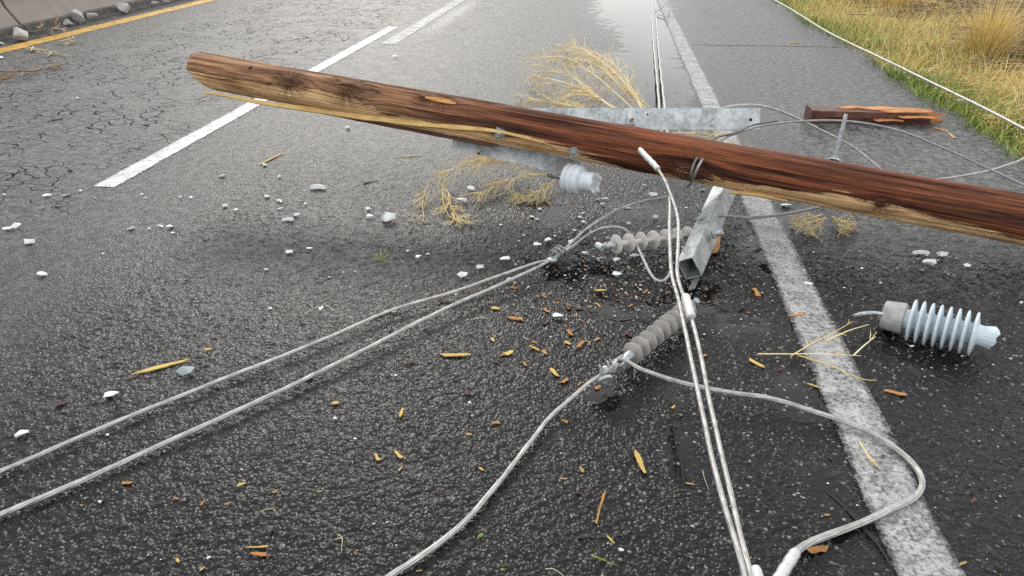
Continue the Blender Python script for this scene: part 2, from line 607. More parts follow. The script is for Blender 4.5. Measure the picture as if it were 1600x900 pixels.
def edge_x(y):
    """ragged right edge of the asphalt"""
    return 2.58 + 0.10 * mnoise.noise((y * 0.5, 1.3, 0)) + 0.05 * mnoise.noise((y * 2.3, 4.3, 0)) + 0.02 * mnoise.noise((y * 9, 7.3, 0))


def blob(P, pts, r):
    """soft union of discs (x, y, radius scale) on the road, in metres"""
    out = np.zeros(len(P))
    for q in pts:
        x, y, rx, ry = q
        d = np.sqrt(((P[:, 0] - x) / rx) ** 2 + ((P[:, 1] - y) / ry) ** 2)
        out = np.maximum(out, np.clip(1.25 - d, 0, 1) * r)
    return out


def g2(x, y):
    p = at(x, y)
    return p.x, p.y


def worley(X, Y, cell, seed):
    """distance to the nearest scattered stone centre (in cells) and that stone's random number"""
    gx, gy = X / cell, Y / cell
    ix, iy = np.floor(gx).astype(np.int64), np.floor(gy).astype(np.int64)

    def hsh(i, j, k):
        h = (i * 374761393 + j * 668265263 + (k + seed) * 2147483647) & 0xFFFFFFFF
        h = ((h ^ (h >> 13)) * 1274126177) & 0xFFFFFFFF
        return ((h ^ (h >> 16)) & 0xFFFF) / 65535.0
    best = np.full(X.shape, 9.0)
    rnd = np.zeros(X.shape)
    for dj in (-1, 0, 1):
        for di in (-1, 0, 1):
            ci, cj = ix + di, iy + dj
            d = np.hypot(ci + hsh(ci, cj, 1) - gx, cj + hsh(ci, cj, 2) - gy)
            m = d < best
            best = np.where(m, d, best)
            rnd = np.where(m, hsh(ci, cj, 3), rnd)
    return best, rnd


def road_mesh():
    xs = np.concatenate([np.linspace(-7.3, -2.4, 70), np.arange(-2.36, 2.36, 0.0055), np.linspace(2.38, 2.60, 8)])
    ys = [-30 + i for i in range(30)] + [0.2, 0.4, 0.6, 0.75, 0.88]
    y = 0.94
    while y < 9:
        ys.append(y)
        y += 0.0055 if y < 2.2 else 0.0075 if y < 3.2 else 0.012 if y < 4.4 else 0.07
    while y < 20:
        ys.append(y)
        y += 0.2
    ys = np.array(ys + list(np.linspace(20.4, 260, 60)))
    nx, ny = len(xs), len(ys)
    P = np.zeros((ny, nx, 3))
    for j, y in enumerate(ys):
        ex = edge_x(y)
        P[j, :, 0] = np.where(xs > 1.6, 1.6 + (xs - 1.6) * (ex - 1.6) / 1.0, xs)
        P[j, :, 1] = y
    # relief: rounded stones of two sizes bedded at different heights, with pits between
    jj = np.where((ys > 0.9) & (ys < 4.6))[0]
    ii = np.where((xs > -2.4) & (xs < 2.36))[0]
    X, Y = P[jj[0]:jj[-1] + 1, ii[0]:ii[-1] + 1, 0], P[jj[0]:jj[-1] + 1, ii[0]:ii[-1] + 1, 1]
    wx = X + 0.006 * np.sin(Y * 71 + 3 * np.sin(X * 23)) + 0.004 * np.sin(Y * 190 + X * 40)
    wy = Y + 0.006 * np.sin(X * 67 + 3 * np.sin(Y * 29)) + 0.004 * np.sin(X * 210 - Y * 30)
    d1, r1 = worley(wx, wy, 0.0125, 1)
    d2, r2 = worley(wx, wy, 0.034, 7)
    top = np.clip(1 - (d1 / 0.62) ** 2, 0, 1) * np.where(r1 < 0.16, 0.0, 0.2 + 0.8 * r1)
    top2 = np.clip(1 - (d2 / 0.55) ** 2, 0, 1) * np.where(r2 > 0.45, r2, 0)
    hgt = 0.0054 * top + 0.0038 * top2
    fade = np.clip((4.5 - Y) / 0.9, 0, 1) * np.clip((Y - 0.92) / 0.05, 0, 1) * np.clip((X + 2.38) / 0.5, 0, 1) * np.clip((2.34 - X) / 0.1, 0, 1)
    P[jj[0]:jj[-1] + 1, ii[0]:ii[-1] + 1, 2] = (hgt - 0.0050) * fade
    P = P.reshape(-1, 3)
    idx = np.arange(nx * ny).reshape(ny, nx)
    f = np.stack([idx[:-1, :-1], idx[:-1, 1:], idx[1:, 1:], idx[1:, :-1]], -1).reshape(-1, 4)
    me = bpy.data.meshes.new("road")
    base = len(P)
    sk = P.reshape(ny, nx, 3)[:, -1].copy()      # skirt on the right edge
    sk[:, 2] -= 0.09
    sk[:, 0] += 0.015
    P2 = np.concatenate([P, sk])
    # standing water: long film left of the edge line, a pool at the line's foot, small ones round the hardware
    pools = [(-2.25, 10.4, 0.16, 2.0),
             (*g2(1240, 345), 0.30, 0.22), (*g2(1200, 400), 0.16, 0.3), (*g2(960, 480), 0.28, 0.22), (*g2(1150, 500), 0.24, 0.20),
             (*g2(945, 625), 0.13, 0.12), (*g2(1085, 470), 0.2, 0.3), (*g2(900, 420), 0.34, 0.25), (*g2(1000, 330), 0.25, 0.2), (*g2(850, 330), 0.25, 0.3),
             (*g2(1060, 690), 0.07, 0.40), (*g2(1300, 790), 0.09, 0.28), (*g2(1235, 620), 0.10, 0.24), (*g2(1440, 570), 0.16, 0.10)]
    wet = np.maximum(blob(P2, pools, 0.62), blob(P2, [(0.40, 9.5, 0.42, 4.2), (0.22, 6.6, 0.6, 1.6), (0.2, 13.0, 0.7, 5.0)], 0.95))
    lvl = np.clip(wet / 0.62, 0, 1) * 0.0052 - 0.0054
    P2[:base, 2] = np.where(P2[:base, 2] < 0, np.maximum(P2[:base, 2], np.minimum(lvl[:base], 0)), P2[:base, 2])
    b_ = base + np.arange(ny)
    f = np.concatenate([f, np.stack([idx[:-1, -1], b_[:-1], b_[1:], idx[1:, -1]], -1)]).astype(np.int32)
    me.vertices.add(len(P2))
    me.vertices.foreach_set("co", P2.astype(np.float32).ravel())
    me.loops.add(f.size)
    me.loops.foreach_set("vertex_index", f.ravel())
    me.polygons.add(len(f))
    me.polygons.foreach_set("loop_start", np.arange(0, f.size, 4, dtype=np.int32))
    me.update(calc_edges=True)
    me.validate()
    X, Y = P2[:, 0], P2[:, 1]
    dry = np.clip((X - 0.95) / 0.3, 0, 1) * np.clip((Y - 2.4) / 1.2, 0, 1) * 0.85
    dry = np.maximum(dry, np.clip((-2.0 - X) / 1.2, 0, 1) * 0.85 * np.clip((Y - 1.6) / 2.0, 0, 1))
    dry = np.maximum(dry, np.clip((Y - 1.2) / 2.2, 0, 1) * 0.75 * np.clip((-0.1 - X) / 1.0, 0, 1))  # mid-lane: sky sheen painted in as paler asphalt, not drier ground
    dry = np.maximum(dry, np.clip((Y - 4.0) / 2.5, 0, 1) * 0.5)  # farther up the road: the same painted sheen over the full width
    dry *= 1 - np.clip(wet * 1.6, 0, 1)
    crk = np.clip((-2.5 - X) / 0.7, 0, 1) * np.clip((X + 6.2) / 0.8, 0, 1) * np.clip((Y - 2.6) / 0.8, 0, 1)
    crk = np.maximum(crk, 0.45 * np.clip(1 - np.abs(X + 2.0) / 0.6, 0, 1) * np.clip((Y - 7) / 3, 0, 1))
    crk = np.maximum(crk, 0.35 * blob(P2, [(*g2(1062, 690), 0.07, 0.5), (*g2(905, 330), 0.08, 0.5)], 1.0))
    for nm, a in (("wet", wet), ("dry", dry), ("crack", crk)):
        at_ = me.attributes.new(nm, 'FLOAT', 'POINT')
        at_.data.foreach_set("value", a.astype(np.float32))
    me.materials.append(M['road'])
    me.shade_smooth()
    o = bpy.data.objects.new("road", me)
    COL.objects.link(o)
    return tag(o, kind='structure')


ROAD = road_mesh()


def stripe(name, x0, x1, y0, y1, mat, z=0.003, jag=0.0, drift=0.0):
    n = max(2, int((y1 - y0) / 0.25))
    vs, fs, ac = [], [], []
    for j in range(n + 1):
        y = y0 + (y1 - y0) * j / n
        for i in range(5):
            vs.append((x0 + (x1 - x0) * i / 4 + drift * min(y, 12) + jag * mnoise.noise((y * 3, i, 0)), y, z))
            ac.append(abs(i - 2) / 2)
    for j in range(n):
        for i in range(4):
            a = j * 5 + i
            fs.append((a, a + 1, a + 6, a + 5))
    o = MB().add(vs, fs).build(name, mat, ROAD)
    t = o.data.attributes.new("across", 'FLOAT', 'POINT')
    t.data.foreach_set("value", ac)
    return o


stripe("edge_line", 0.846 - 0.082, 0.846 + 0.082, -4, 120, M['white'], jag=0.01, drift=-0.0115)
stripe("lane_dash", X_DASH - 0.07, X_DASH + 0.07, 3.42, 9.19, M['dash'])
for k in range(1, 6):
    stripe("lane_dash", X_DASH - 0.07, X_DASH + 0.07, 3.42 + 16 * k, 9.19 + 16 * k, M['dash'])
stripe("worn_dash", -2.60, -2.40, 8.0, 13.5, M['ghost'])
stripe("yellow_line", X_YEL - 0.14, X_YEL + 0.14, -4, 120, M['yellow'], jag=0.02)


def crack(pl, w):
    pts = catmull([at(x, y, 0.002) for x, y in pl], 0.02)
    vs, fs = [], []
    for i, p in enumerate(pts):
        t = (pts[min(i + 1, len(pts) - 1)] - pts[max(i - 1, 0)]).normalized()
        s = V((-t.y, t.x, 0))
        e = min(1, i / 6, (len(pts) - 1 - i) / 6)
        ww = w * e * (0.35 + abs(mnoise.noise((p.x * 30, p.y * 30, 2))) * 1.6)
        j = w * 1.4 * mnoise.noise((p.x * 18, p.y * 18, 5))
        vs += [p + s * (j + ww), p + s * (j - ww)]
    for i in range(len(pts) - 1):
        fs.append((2 * i, 2 * i + 1, 2 * i + 3, 2 * i + 2))
    MB().add(vs, fs).build("crack", M['crackfill'], ROAD)


crack([(1078, 70), (1150, 71), (1240, 72), (1330, 74)], 0.014)
crack([(1262, 750), (1300, 775), (1335, 808), (1368, 845), (1385, 870), (1396, 910)], 0.006)
crack([(828, 841), (880, 840), (940, 838), (1005, 828)], 0.004)
crack([(440, 800), (425, 830), (415, 850)], 0.006)

# the ground: verge beside the road, running on to the horizon
gx = np.concatenate([[-900, -300, -100, -40, -15, -7.35, 2.3], np.arange(2.6, 9, 0.15), [10, 14, 22, 40, 100, 300, 900]])
gy = np.concatenate([[-900, -200, -50, -15, -4], np.arange(0, 17, 0.2), [18, 22, 30, 50, 110, 300, 1500]])
vs, fs = [], []
for y in gy:
    for x in gx:
        z = -0.06
        if 2.5 < x < 30 and -5 < y < 60:
            z = -0.045 + 0.05 * mnoise.noise((x * 0.9, y * 0.9, 0)) * min(1, (x - 2.5)) + 0.03 * min(1, (x - 2.5) / 2)
        vs.append((x, y, z))
nx = len(gx)
for j in range(len(gy) - 1):
    for i in range(nx - 1):
        a = j * nx + i
        fs.append((a, a + 1, a + nx + 1, a + nx))
tag(MB().add(vs, fs).build("ground", M['dirt']), kind='structure')

# concrete median barrier, two lengths meeting at the joint in view, and more beyond
PROF = [(0.0, 0.0), (0.012, 0.10), (0.15, 0.30), (0.165, 0.33), (0.24, 0.82), (0.40, 0.82), (0.475, 0.33), (0.49, 0.30), (0.63, 0.10), (0.645, 0.0)]


def barrier(y0, y1, label):
    root = thing("concrete_barrier", (X_BAR - 0.3, (y0 + y1) / 2, 0), label, "barrier", "median barrier lengths")
    n = 30
    vs, fs = [], []
    m = len(PROF)
    for j in range(n + 1):
        y = y0 + (y1 - y0) * j / n
        for d, z in PROF:
            w = 0.008 * mnoise.noise((y * 1.7, z * 4, 3))
            vs.append((X_BAR - d + w, y, z))
    for j in range(n):
        for i in range(m - 1):
            a = j * m + i
            fs.append((a, a + m, a + m + 1, a + 1))
    fs.append(tuple(range(m)))
    fs.append(tuple(range(n * m, n * m + m))[::-1])
    bd = MB().add(vs, fs).build("body", M['concrete'], root, True, 25)
    tv, tf = [], []
    for j in range(n + 1):
        y = y0 + 0.003 + (y1 - y0 - 0.006) * j / n
        e = 0.006 * mnoise.noise((y * 3.1, 1, 3))
        tv += [(X_BAR + 0.012 + e, y, 0.0), (X_BAR + 0.012 + e, y, 0.100 + 0.008 * mnoise.noise((y * 5, 0, 9))), (X_BAR - 0.03, y, 0.12), (X_BAR - 0.03, y, 0.0)]
    for j in range(n):
        for i in range(3):
            a = 4 * j + i
            tf.append((a, a + 4, a + 5, a + 1))
    tf += [(0, 1, 2, 3), (4 * n + 3, 4 * n + 2, 4 * n + 1, 4 * n)]
    MB().add(tv, tf).build("toe", M['toe'], root, True, 30)
    # dark footing strip along the base
    mb = MB()
    mb.box((X_BAR + 0.03, (y0 + y1) / 2, 0.012), (0.05, 0, 0), (0, (y1 - y0) / 2 - 0.004, 0), (0, 0, 0.014))
    mb.build("footing", M['toe'], root, False)
    return root


YJ = 8.02
barrier(YJ - 6.0, YJ - 0.02, "concrete median barrier length at the far left, left of the open joint")
barrier(YJ + 0.02, YJ + 6.0, "concrete median barrier length beyond the open joint, along the yellow line")
barrier(YJ + 6.024, YJ + 12.0, "concrete median barrier length farthest up the road, mostly out of frame")

# ------------------------------------------------------------------ the utility pole
PT, PE = atz(305, 108, 3.9), atz(1600, 345, 3.1)
PAX = (PE - PT).normalized()
PLEN = (PE - PT).length
PTOT = PLEN + 0.55
PMID = (PT + PE) / 2
PC = (C0 - PMID)
PC = (PC - PAX * PC.dot(PAX)).normalized()
PU = PAX.cross(PC)
if PU.z < 0:
    PU = -PU


def prad(s):
    return 0.096 + (0.112 - 0.096) * s / PLEN


def on_pole(px, py):
    """s, phi, point and normal on the pole surface seen at this pixel"""
    r = ray(px, py).normalized()
    w = C0 - PT
    b = r.dot(PAX)
    d, e = r.dot(w), PAX.dot(w)
    s = (e - b * d) / (1 - b * b)
    t = (b * e - d) / (1 - b * b)
    off = (C0 + r * t) - (PT + PAX * s)
    rr = prad(s)
    q = max(-0.98, min(0.98, off.dot(PU) / rr))
    phi = math.asin(q)
    # nudge for the view direction at this place
    for _ in range(3):
        nrm = PC * math.cos(phi) + PU * math.sin(phi)
        p = PT + PAX * s + nrm * rr
        ix, iy, _z = toimg(p)
        s += (px - ix) / F * _z * 0.98
        phi += (iy - py) / F * _z / rr / max(0.35, math.cos(phi))
        phi = max(-1.5, min(1.5, phi))
    nrm = PC * math.cos(phi) + PU * math.sin(phi)
    return s, phi, PT + PAX * s + nrm * rr, nrm


root_loc = at(1120, 330)
POLE = thing("utility_pole", (root_loc.x, root_loc.y, 0), "fallen brown wooden utility pole lying across the wet road on its steel crossarms", "utility pole")

KN = [on_pole(*q)[:2] + (sz,) for q, sz in (((449, 128), 1.0), ((542, 136), 1.25), ((661, 152), 0.6), ((691, 155), 0.7), ((1072, 272), 1.3), ((1375, 320), 0.6), ((770, 205), 0.5))]
S_PEEL = [(300, 0.10), (420, 0.02), (540, -0.18), (640, -0.22), (760, -0.30), (840, -0.42), (900, -0.46), (980, -0.66), (1080, -0.72), (1150, -0.50), (1200, -0.40), (1300, -0.48), (1400, -0.50), (1500, -0.48), (1600, -0.55), (1800, -0.6)]


def lerp_tab(tab, x):
    if x <= tab[0][0]:
        return tab[0][1]
    for (a, p), (b, q) in zip(tab, tab[1:]):
        if x <= b:
            return p + (q - p) * (x - a) / (b - a)
    return tab[-1][1]


def build_pole():
    NR, NA = 700, 152
    vs, wc, peel, age, knot, kdir = [], [], [], [], [], []
    for j in range(NR + 1):
        s = PTOT * j / NR
        ctr = PT + PAX * s
        ix = toimg(ctr)[0]
        tb = lerp_tab(S_PEEL, ix)
        ag = max(0.0, min(1.0, (820 - ix) / 300))
        for i in range(NA):
            ph = 2 * math.pi * i / NA - math.pi
            r = prad(s)
            cs, sn = math.cos(ph), math.sin(ph)
            # slanted and rounded top of the pole
            e = s - 0.10 * max(0, -sn) ** 2 if s < 0.25 else s
            if s < 0.05:
                r *= math.sqrt(max(0.0, 1 - ((0.05 - s) / 0.05) ** 2)) * 0.30 + 0.70
            kd, wy, kx, ky = 9.0, 0.0, 1.0, 0.0
            for ks, kp, sz in KN:
                ds = (s - ks)
                da = (ph - kp) * r
                if abs(ds) < 0.4 and abs(da) < 0.25:
                    d = math.hypot(ds * 0.75, da)
                    if d / sz < kd:
                        kd, kx, ky = d / sz, ds * 0.75 / max(d, 1e-4), da / max(d, 1e-4)
                    g = math.exp(-(ds / (0.11 * sz)) ** 2) * math.exp(-(da / (0.075 * sz)) ** 2)
                    wy -= math.copysign(1, da) * 0.035 * sz * g * min(1, abs(da) / 0.01)
                    r += 0.008 * sz * math.exp(-(d / (0.028 * sz)) ** 2) - 0.006 * sz * math.exp(-((d - 0.045 * sz) / (0.018 * sz)) ** 2)
            r += 0.0035 * mnoise.noise((s * 2.2, cs * 3, sn * 3)) + 0.0018 * mnoise.noise((s * 6, cs * 11, sn * 11))
            ck_ = mnoise.noise((s * 1.1 + 5, cs * 7 + sn * 3, sn * 7)) - 0.18       # drying checks along the grain
            if ck_ > 0:
                r -= min(0.007, 0.03 * ck_)
            t = sn
            pk = (tb + 0.34 * mnoise.noise((s * 1.9, 4, cs * 0.8)) + 0.20 * mnoise.noise((s * 5.5, 14, sn * 3)) - t) * 1.5 + 0.5
            if cs < -0.3:
                pk = min(pk, 0.45 + 0.3 * mnoise.noise((s, 3, 1)))
            # torn slabs along the lower side
            rag = mnoise.noise((s * 2.6, 9, cs)) + 0.5 * mnoise.noise((s * 9, 19, cs))
            if pk > 0.62:
                r -= 0.006 + 0.005 * max(0, rag)
            if s > PTOT - 0.45:       # broken butt: long torn teeth
                jag = 0.30 * abs(mnoise.noise((cs * 3.1, sn * 3.1, 8))) + 0.10 * abs(mnoise.noise((cs * 9, sn * 9, 2)))
                e = min(s, PTOT - 0.40 + jag + 0.01 * (s - PTOT + 0.4))
            p = PT + PAX * (s if s >= 0.25 else s + 0.10 * max(0, -sn) ** 2 * (1 - s / 0.25)) + (PC * cs + PU * sn) * r
            if s > PTOT - 0.45:
                p = PT + PAX * e + (PC * cs + PU * sn) * r
            vs.append(p)
            ap = ph + wy / r
            wc += [s, math.cos(ap) * 0.11, math.sin(ap) * 0.11]
            peel.append(max(-1, min(2, pk)))
            age.append(ag)
            knot.append(kd)
            kdir += [kx, ky, 0.0]
    fs = []
    for j in range(NR):
        for i in range(NA):
            k = (i + 1) % NA
            fs.append((j * NA + i, j * NA + k, (j + 1) * NA + k, (j + 1) * NA + i))
    n = len(vs)
    vs += [PT + PAX * 0.012, PT + PAX * (PTOT - 0.5)]
    wc += [0, 0, 0, PTOT, 0, 0]
    peel += [0.9, 1.5]
    age += [1, 0]
    knot += [9, 9]
    kdir += [1, 0, 0, 1, 0, 0]
    for i in range(NA):
        k = (i + 1) % NA
        fs.append((n, k, i))
        fs.append((n + 1, NR * NA + i, NR * NA + k))
    o = MB().add(vs, fs).build("pole_shaft", M['pole'], POLE, True, 50)
    b = bmesh.new()
    b.from_mesh(o.data)
    bmesh.ops.recalc_face_normals(b, faces=b.faces)
    b.to_mesh(o.data)
    b.free()
    for nm, a in (("peel", peel), ("age", age), ("knot", knot)):
        t = o.data.attributes.new(nm, 'FLOAT', 'POINT')
        t.data.foreach_set("value", a)
    t = o.data.attributes.new("wc", 'FLOAT_VECTOR', 'POINT')
    t.data.foreach_set("vector", wc)
    t = o.data.attributes.new("kdir", 'FLOAT_VECTOR', 'POINT')
    t.data.foreach_set("vector", kdir)
    return o


SHAFT = build_pole()


def sliver(name, pts, w, th, mat, parent, up=None):
    """long tapering wooden sliver through pts"""
    pts = [V(p) for p in pts]
    vs, fs = [], []
    n = len(pts)
    for i, p in enumerate(pts):
        t = (pts[min(i + 1, n - 1)] - pts[max(i - 1, 0)]).normalized()
        u = (up or UP)
        u = (u - t * u.dot(t)).normalized()
        q = t.cross(u)
        f = w[i] if isinstance(w, (list, tuple)) else w
        f *= 1 + 0.3 * mnoise.noise((i * 1.7, f * 90, 4))
        vs += [p + u * f + q * th * 0.4, p - u * f * 0.8 + q * th * 0.6, p - u * f - q * th, p + u * f * 0.7 - q * th]
    for i in range(n - 1):
        for k in range(4):
            l = (k + 1) % 4
            fs.append((4 * i + k, 4 * i + l, 4 * i + 4 + l, 4 * i + 4 + k))
    fs += [(3, 2, 1, 0), tuple(range(4 * n - 4, 4 * n))]
    return MB().add(vs, fs).build(name, mat, parent, False)


def polez(px, lift=0.03):
    return toimg(PT + PAX * on_pole(px, 100 + (px - 300) * 0.19)[0])[2] - lift


sp = [(319, 144), (352, 149), (400, 159), (440, 165)]
spz = [atz(x, y, polez(x, 0.06)) for x, y in sp] + [on_pole(x, y)[2] + on_pole(x, y)[3] * 0.004 for x, y in ((500, 172), (560, 181), (640, 191), (710, 198), (778, 205), (850, 222))]
spz = catmull(spz, 0.05)
nn = len(spz)
sliver("long_splinter", spz, [0.002 + 0.0125 * math.sin(math.pi * min(1, (i + 1.5) / (nn + 1))) ** 0.7 for i in range(nn)], 0.006, M['split'], POLE)
sp = [on_pole(x, y) for x, y in ((490, 181), (540, 190), (620, 205), (700, 219), (770, 231))]
sliver("torn_slab", catmull([q[2] + q[3] * 0.003 for q in sp], 0.06), 0.009, 0.006, M['brownchip'], POLE)
sp = [(664, 152), (680, 155), (700, 159), (712, 162)]
sliver("torn_chip", [on_pole(*q)[2] for q in sp], [0.004, 0.012, 0.012, 0.004], 0.004, M['orange'], SHAFT)
sp = [(1140, 300), (1180, 303), (1230, 314)]
sliver("torn_slab", [atz(x, y, polez(x, 0.02)) for x, y in sp], [0.006, 0.012, 0.004], 0.01, M['split'], POLE)

# bolt hole near the top
s, ph, p, nrm = on_pole(391, 106)
MB().lathe(p - nrm * 0.008, nrm, [(0, 0.011), (0.0096, 0.011)], 14).build("bolt_hole", M['hole'], SHAFT)


def square_washer_bolt(p, nrm, size, parent, rot=0.5, out=0.03):
    nrm = V(nrm).normalized()
    u = nrm.orthogonal().normalized()
    u = Matrix.Rotation(rot, 3, nrm) @ u
    w = nrm.cross(u)
    pl = bevelbox("square_washer", M['galv'], parent, p + nrm * 0.004, u * size, w * size, nrm * 0.003, 0.0015)
    MB().lathe(p + nrm * 0.006, nrm, [(0, size * 0.48), (0.014, size * 0.48), (0.015, size * 0.40)], 6).build("nut", M['galv'], pl, False)
    MB().lathe(p + nrm * 0.02, nrm, [(0, size * 0.27), (out, size * 0.27), (out + 0.003, size * 0.2)], 12).build("bolt", M['darksteel'], pl)
    return pl


for (x, y, rt) in ((781, 209, 0.5), (896, 238, 1.1)):
    s, ph, p, nrm = on_pole(x, y)
    square_washer_bolt(p - nrm * 0.006, nrm, 0.026, POLE, rt)

# crossarm behind the pole: steel angle, right end in view
A0, A1 = atz(812, 186, 3.80), atz(1188, 186, 3.86)
ax = (A1 - A0).normalized()
az = (UP - ax * UP.dot(ax)).normalized()
az = (az * 0.9 + V((0, 0, 1)) * 0.1).normalized()
az = (az - ax * az.dot(ax)).normalized()
ay = ax.cross(az)                                # away from camera side
if ay.dot(FW) < 0:
    ay = -ay
LA = (A1 - A0).length


def angle_iron(name, p0, p1, face, leg, w, wl, t, parent):
    """steel angle: a web of height w lying along face direction, a leg of width wl"""
    d = (p1 - p0).normalized()
    L = (p1 - p0).length
    f = (face - d * face.dot(d)).normalized()
    l = (leg - d * leg.dot(d) - f * leg.dot(f)).normalized()
    prof = [(0, 0), (w, 0), (w, t), (t * 1.4, t), (t, t * 1.4), (t, wl), (0, wl)]
    vs = [p0 + f * (a - w / 2) + l * b for a, b in prof] + [p1 + f * (a - w / 2) + l * b for a, b in prof]
    m = len(prof)
    fs = [(i, (i + 1) % m, m + (i + 1) % m, m + i) for i in range(m)]
    fs += [tuple(range(m))[::-1], tuple(range(m, 2 * m))]
    o = MB().add(vs, fs).build(name, M['galv'], parent, False)
    b = bmesh.new()
    b.from_mesh(o.data)
    bmesh.ops.recalc_face_normals(b, faces=b.faces)
    bmesh.ops.bevel(b, geom=[e for e in b.edges if e.calc_face_angle(0) > 0.5], offset=0.0015, segments=2, affect='EDGES')
    b.to_mesh(o.data)
    b.free()
    return o


arm1 = angle_iron("crossarm", A0, A1, -az, ay, 0.118, 0.09, 0.008, POLE)
pw = at(985, 188, 0)


def on_plane(px, py, p0, n):
    r = ray(px, py)
    return C0 + r * ((p0 - C0).dot(n) / r.dot(n))


pw = on_plane(986, 188, A0, ay)
square_washer_bolt(pw - ay * 0.001, -ay, 0.026, POLE, 0.6, 0.03)
for q in ((1173, 187), (1012, 179)):
    pw = on_plane(*q, A0, ay)
    MB().lathe(pw - ay * 0.0012, ay, [(0, 0.009 if q[0] > 1100 else 0.005), (0.001, 0.009 if q[0] > 1100 else 0.005)], 14).build("bolt_hole", M['hole'], arm1)
for q in ((934, 169.5), (1165, 169.5)):
    pw = on_plane(*q, A0, ay)
    MB().lathe(pw + ay * 0.03 + az * 0.001, az, [(0, 0.010), (0.0015, 0.010)], 12).build("bolt_hole", M['hole'], arm1)

# lower crossarm, left end showing below the pole
B0, B1 = atz(707, 222, 3.74), atz(900, 268, 3.62)
bx = (B1 - B0).normalized()
bz = (UP - bx * UP.dot(bx)).normalized()
by = bx.cross(bz)
if by.dot(FW) < 0:
    by = -by
arm2 = angle_iron("crossarm", B0 + bz * 0.012, B1 + bz * 0.012, -bz, by, 0.085, 0.085, 0.008, POLE)
pw = on_plane(748, 240, B0, by)
MB().lathe(pw - by * 0.0012, by, [(0, 0.007), (0.001, 0.007)], 12).build("bolt_hole", M['hole'], arm2)

# square tube crossarm under the pole, open end towards the camera
T0 = at(1077, 420, 0.062)
T1 = atz(1128, 306, 3.50)
tdir = (T1 - T0).normalized()
T1 = T0 + tdir * ((T1 - T0).length + 0.35)
tx = (RT - tdir * RT.dot(tdir)).normalized()
tz = tx.cross(tdir)
if tz.z < 0:
    tz = -tz
rot = Matrix.Rotation(math.radians(-34), 3, tdir)
tx, tz = rot @ tx, rot @ tz


def square_tube(name, p0, p1, ux, uz, hw, hh, t, parent):
    vs, fs = [], []
    for p in (p0, p1):
        for a, b in ((hw, hh), (hw - t, hh - t)):
            for i, j in ((-1, -1), (1, -1), (1, 1), (-1, 1)):
                vs.append(p + ux * a * i + uz * b * j)
    for k in range(4):
        l = (k + 1) % 4
        fs += [(k, l, 8 + l, 8 + k), (4 + l, 4 + k, 12 + k, 12 + l), (l, k, 4 + k, 4 + l), (8 + k, 8 + l, 12 + l, 12 + k)]
    o = MB().add(vs, fs).build(name, M['galv'], parent, False)
    b = bmesh.new()
    b.from_mesh(o.data)
    bmesh.ops.recalc_face_normals(b, faces=b.faces)
    bmesh.ops.bevel(b, geom=list(b.edges), offset=0.002, segments=2, affect='EDGES')
    b.to_mesh(o.data)
    b.free()
    return o


arm3 = square_tube("square_crossarm", T0, T1, tx, tz, 0.037, 0.047, 0.005, POLE)
for q, hgt in ((0.10, 0.05), (0.42, 0.045)):
    p = T0 + tdir * q + tz * 0.047 - tx * 0.016
    MB().lathe(p, tz, [(0, 0.019), (0.005, 0.019)], 16).build("washer", M['galv'], arm3, True, 30)
    MB().lathe(p + tz * 0.005, tz, [(0, 0.015), (0.013, 0.015)], 6).build("nut", M['galv'], arm3, False)
    MB().lathe(p + tz * 0.018, tz, [(0, 0.008), (hgt, 0.008), (hgt + 0.003, 0.006)], 12).build("bolt", M['darksteel'], arm3)
# bolt and flat strap under the near end, washer on the right side
p = T0 + tdir * 0.30 + tx * 0.041 - tz * 0.012
MB().lathe(p, tx, [(0, 0.02), (0.008, 0.02), (0.01, 0.014), (0.04, 0.014)], 12).build("bolt", M['galv'], arm3, True, 30)
p = T0 + tdir * 0.02 - tz * 0.055 + tx * 0.02
bevelbox("flat_strap", M['darksteel'], arm3, at(1085, 442, 0.018), tdir * 0.05, tx * 0.016, V((0, 0, 1)) * 0.004, 0.001)

# threaded pin standing up behind the pole
r0, r1 = atz(1304, 249, 3.42), atz(1322, 179, 3.46)
pd = (r1 - r0).normalized()
MB().lathe(r0, pd, [(-0.04, 0.010), (0, 0.010)] + [(0.006 * i, 0.0095 if i % 2 else 0.0108) for i in range(1, 36)] + [((r1 - r0).length, 0.009)], 12).build("threaded_pin", M['darksteel'], POLE)
MB().lathe(r0, pd, [(-0.012, 0.03), (-0.004, 0.03)], 18).build("washer", M['galv'], POLE, True, 30)
MB().lathe(r0, pd, [(-0.002, 0.02), (0.016, 0.02), (0.017, 0.016)], 6).build("nut", M['darksteel'], POLE, False)

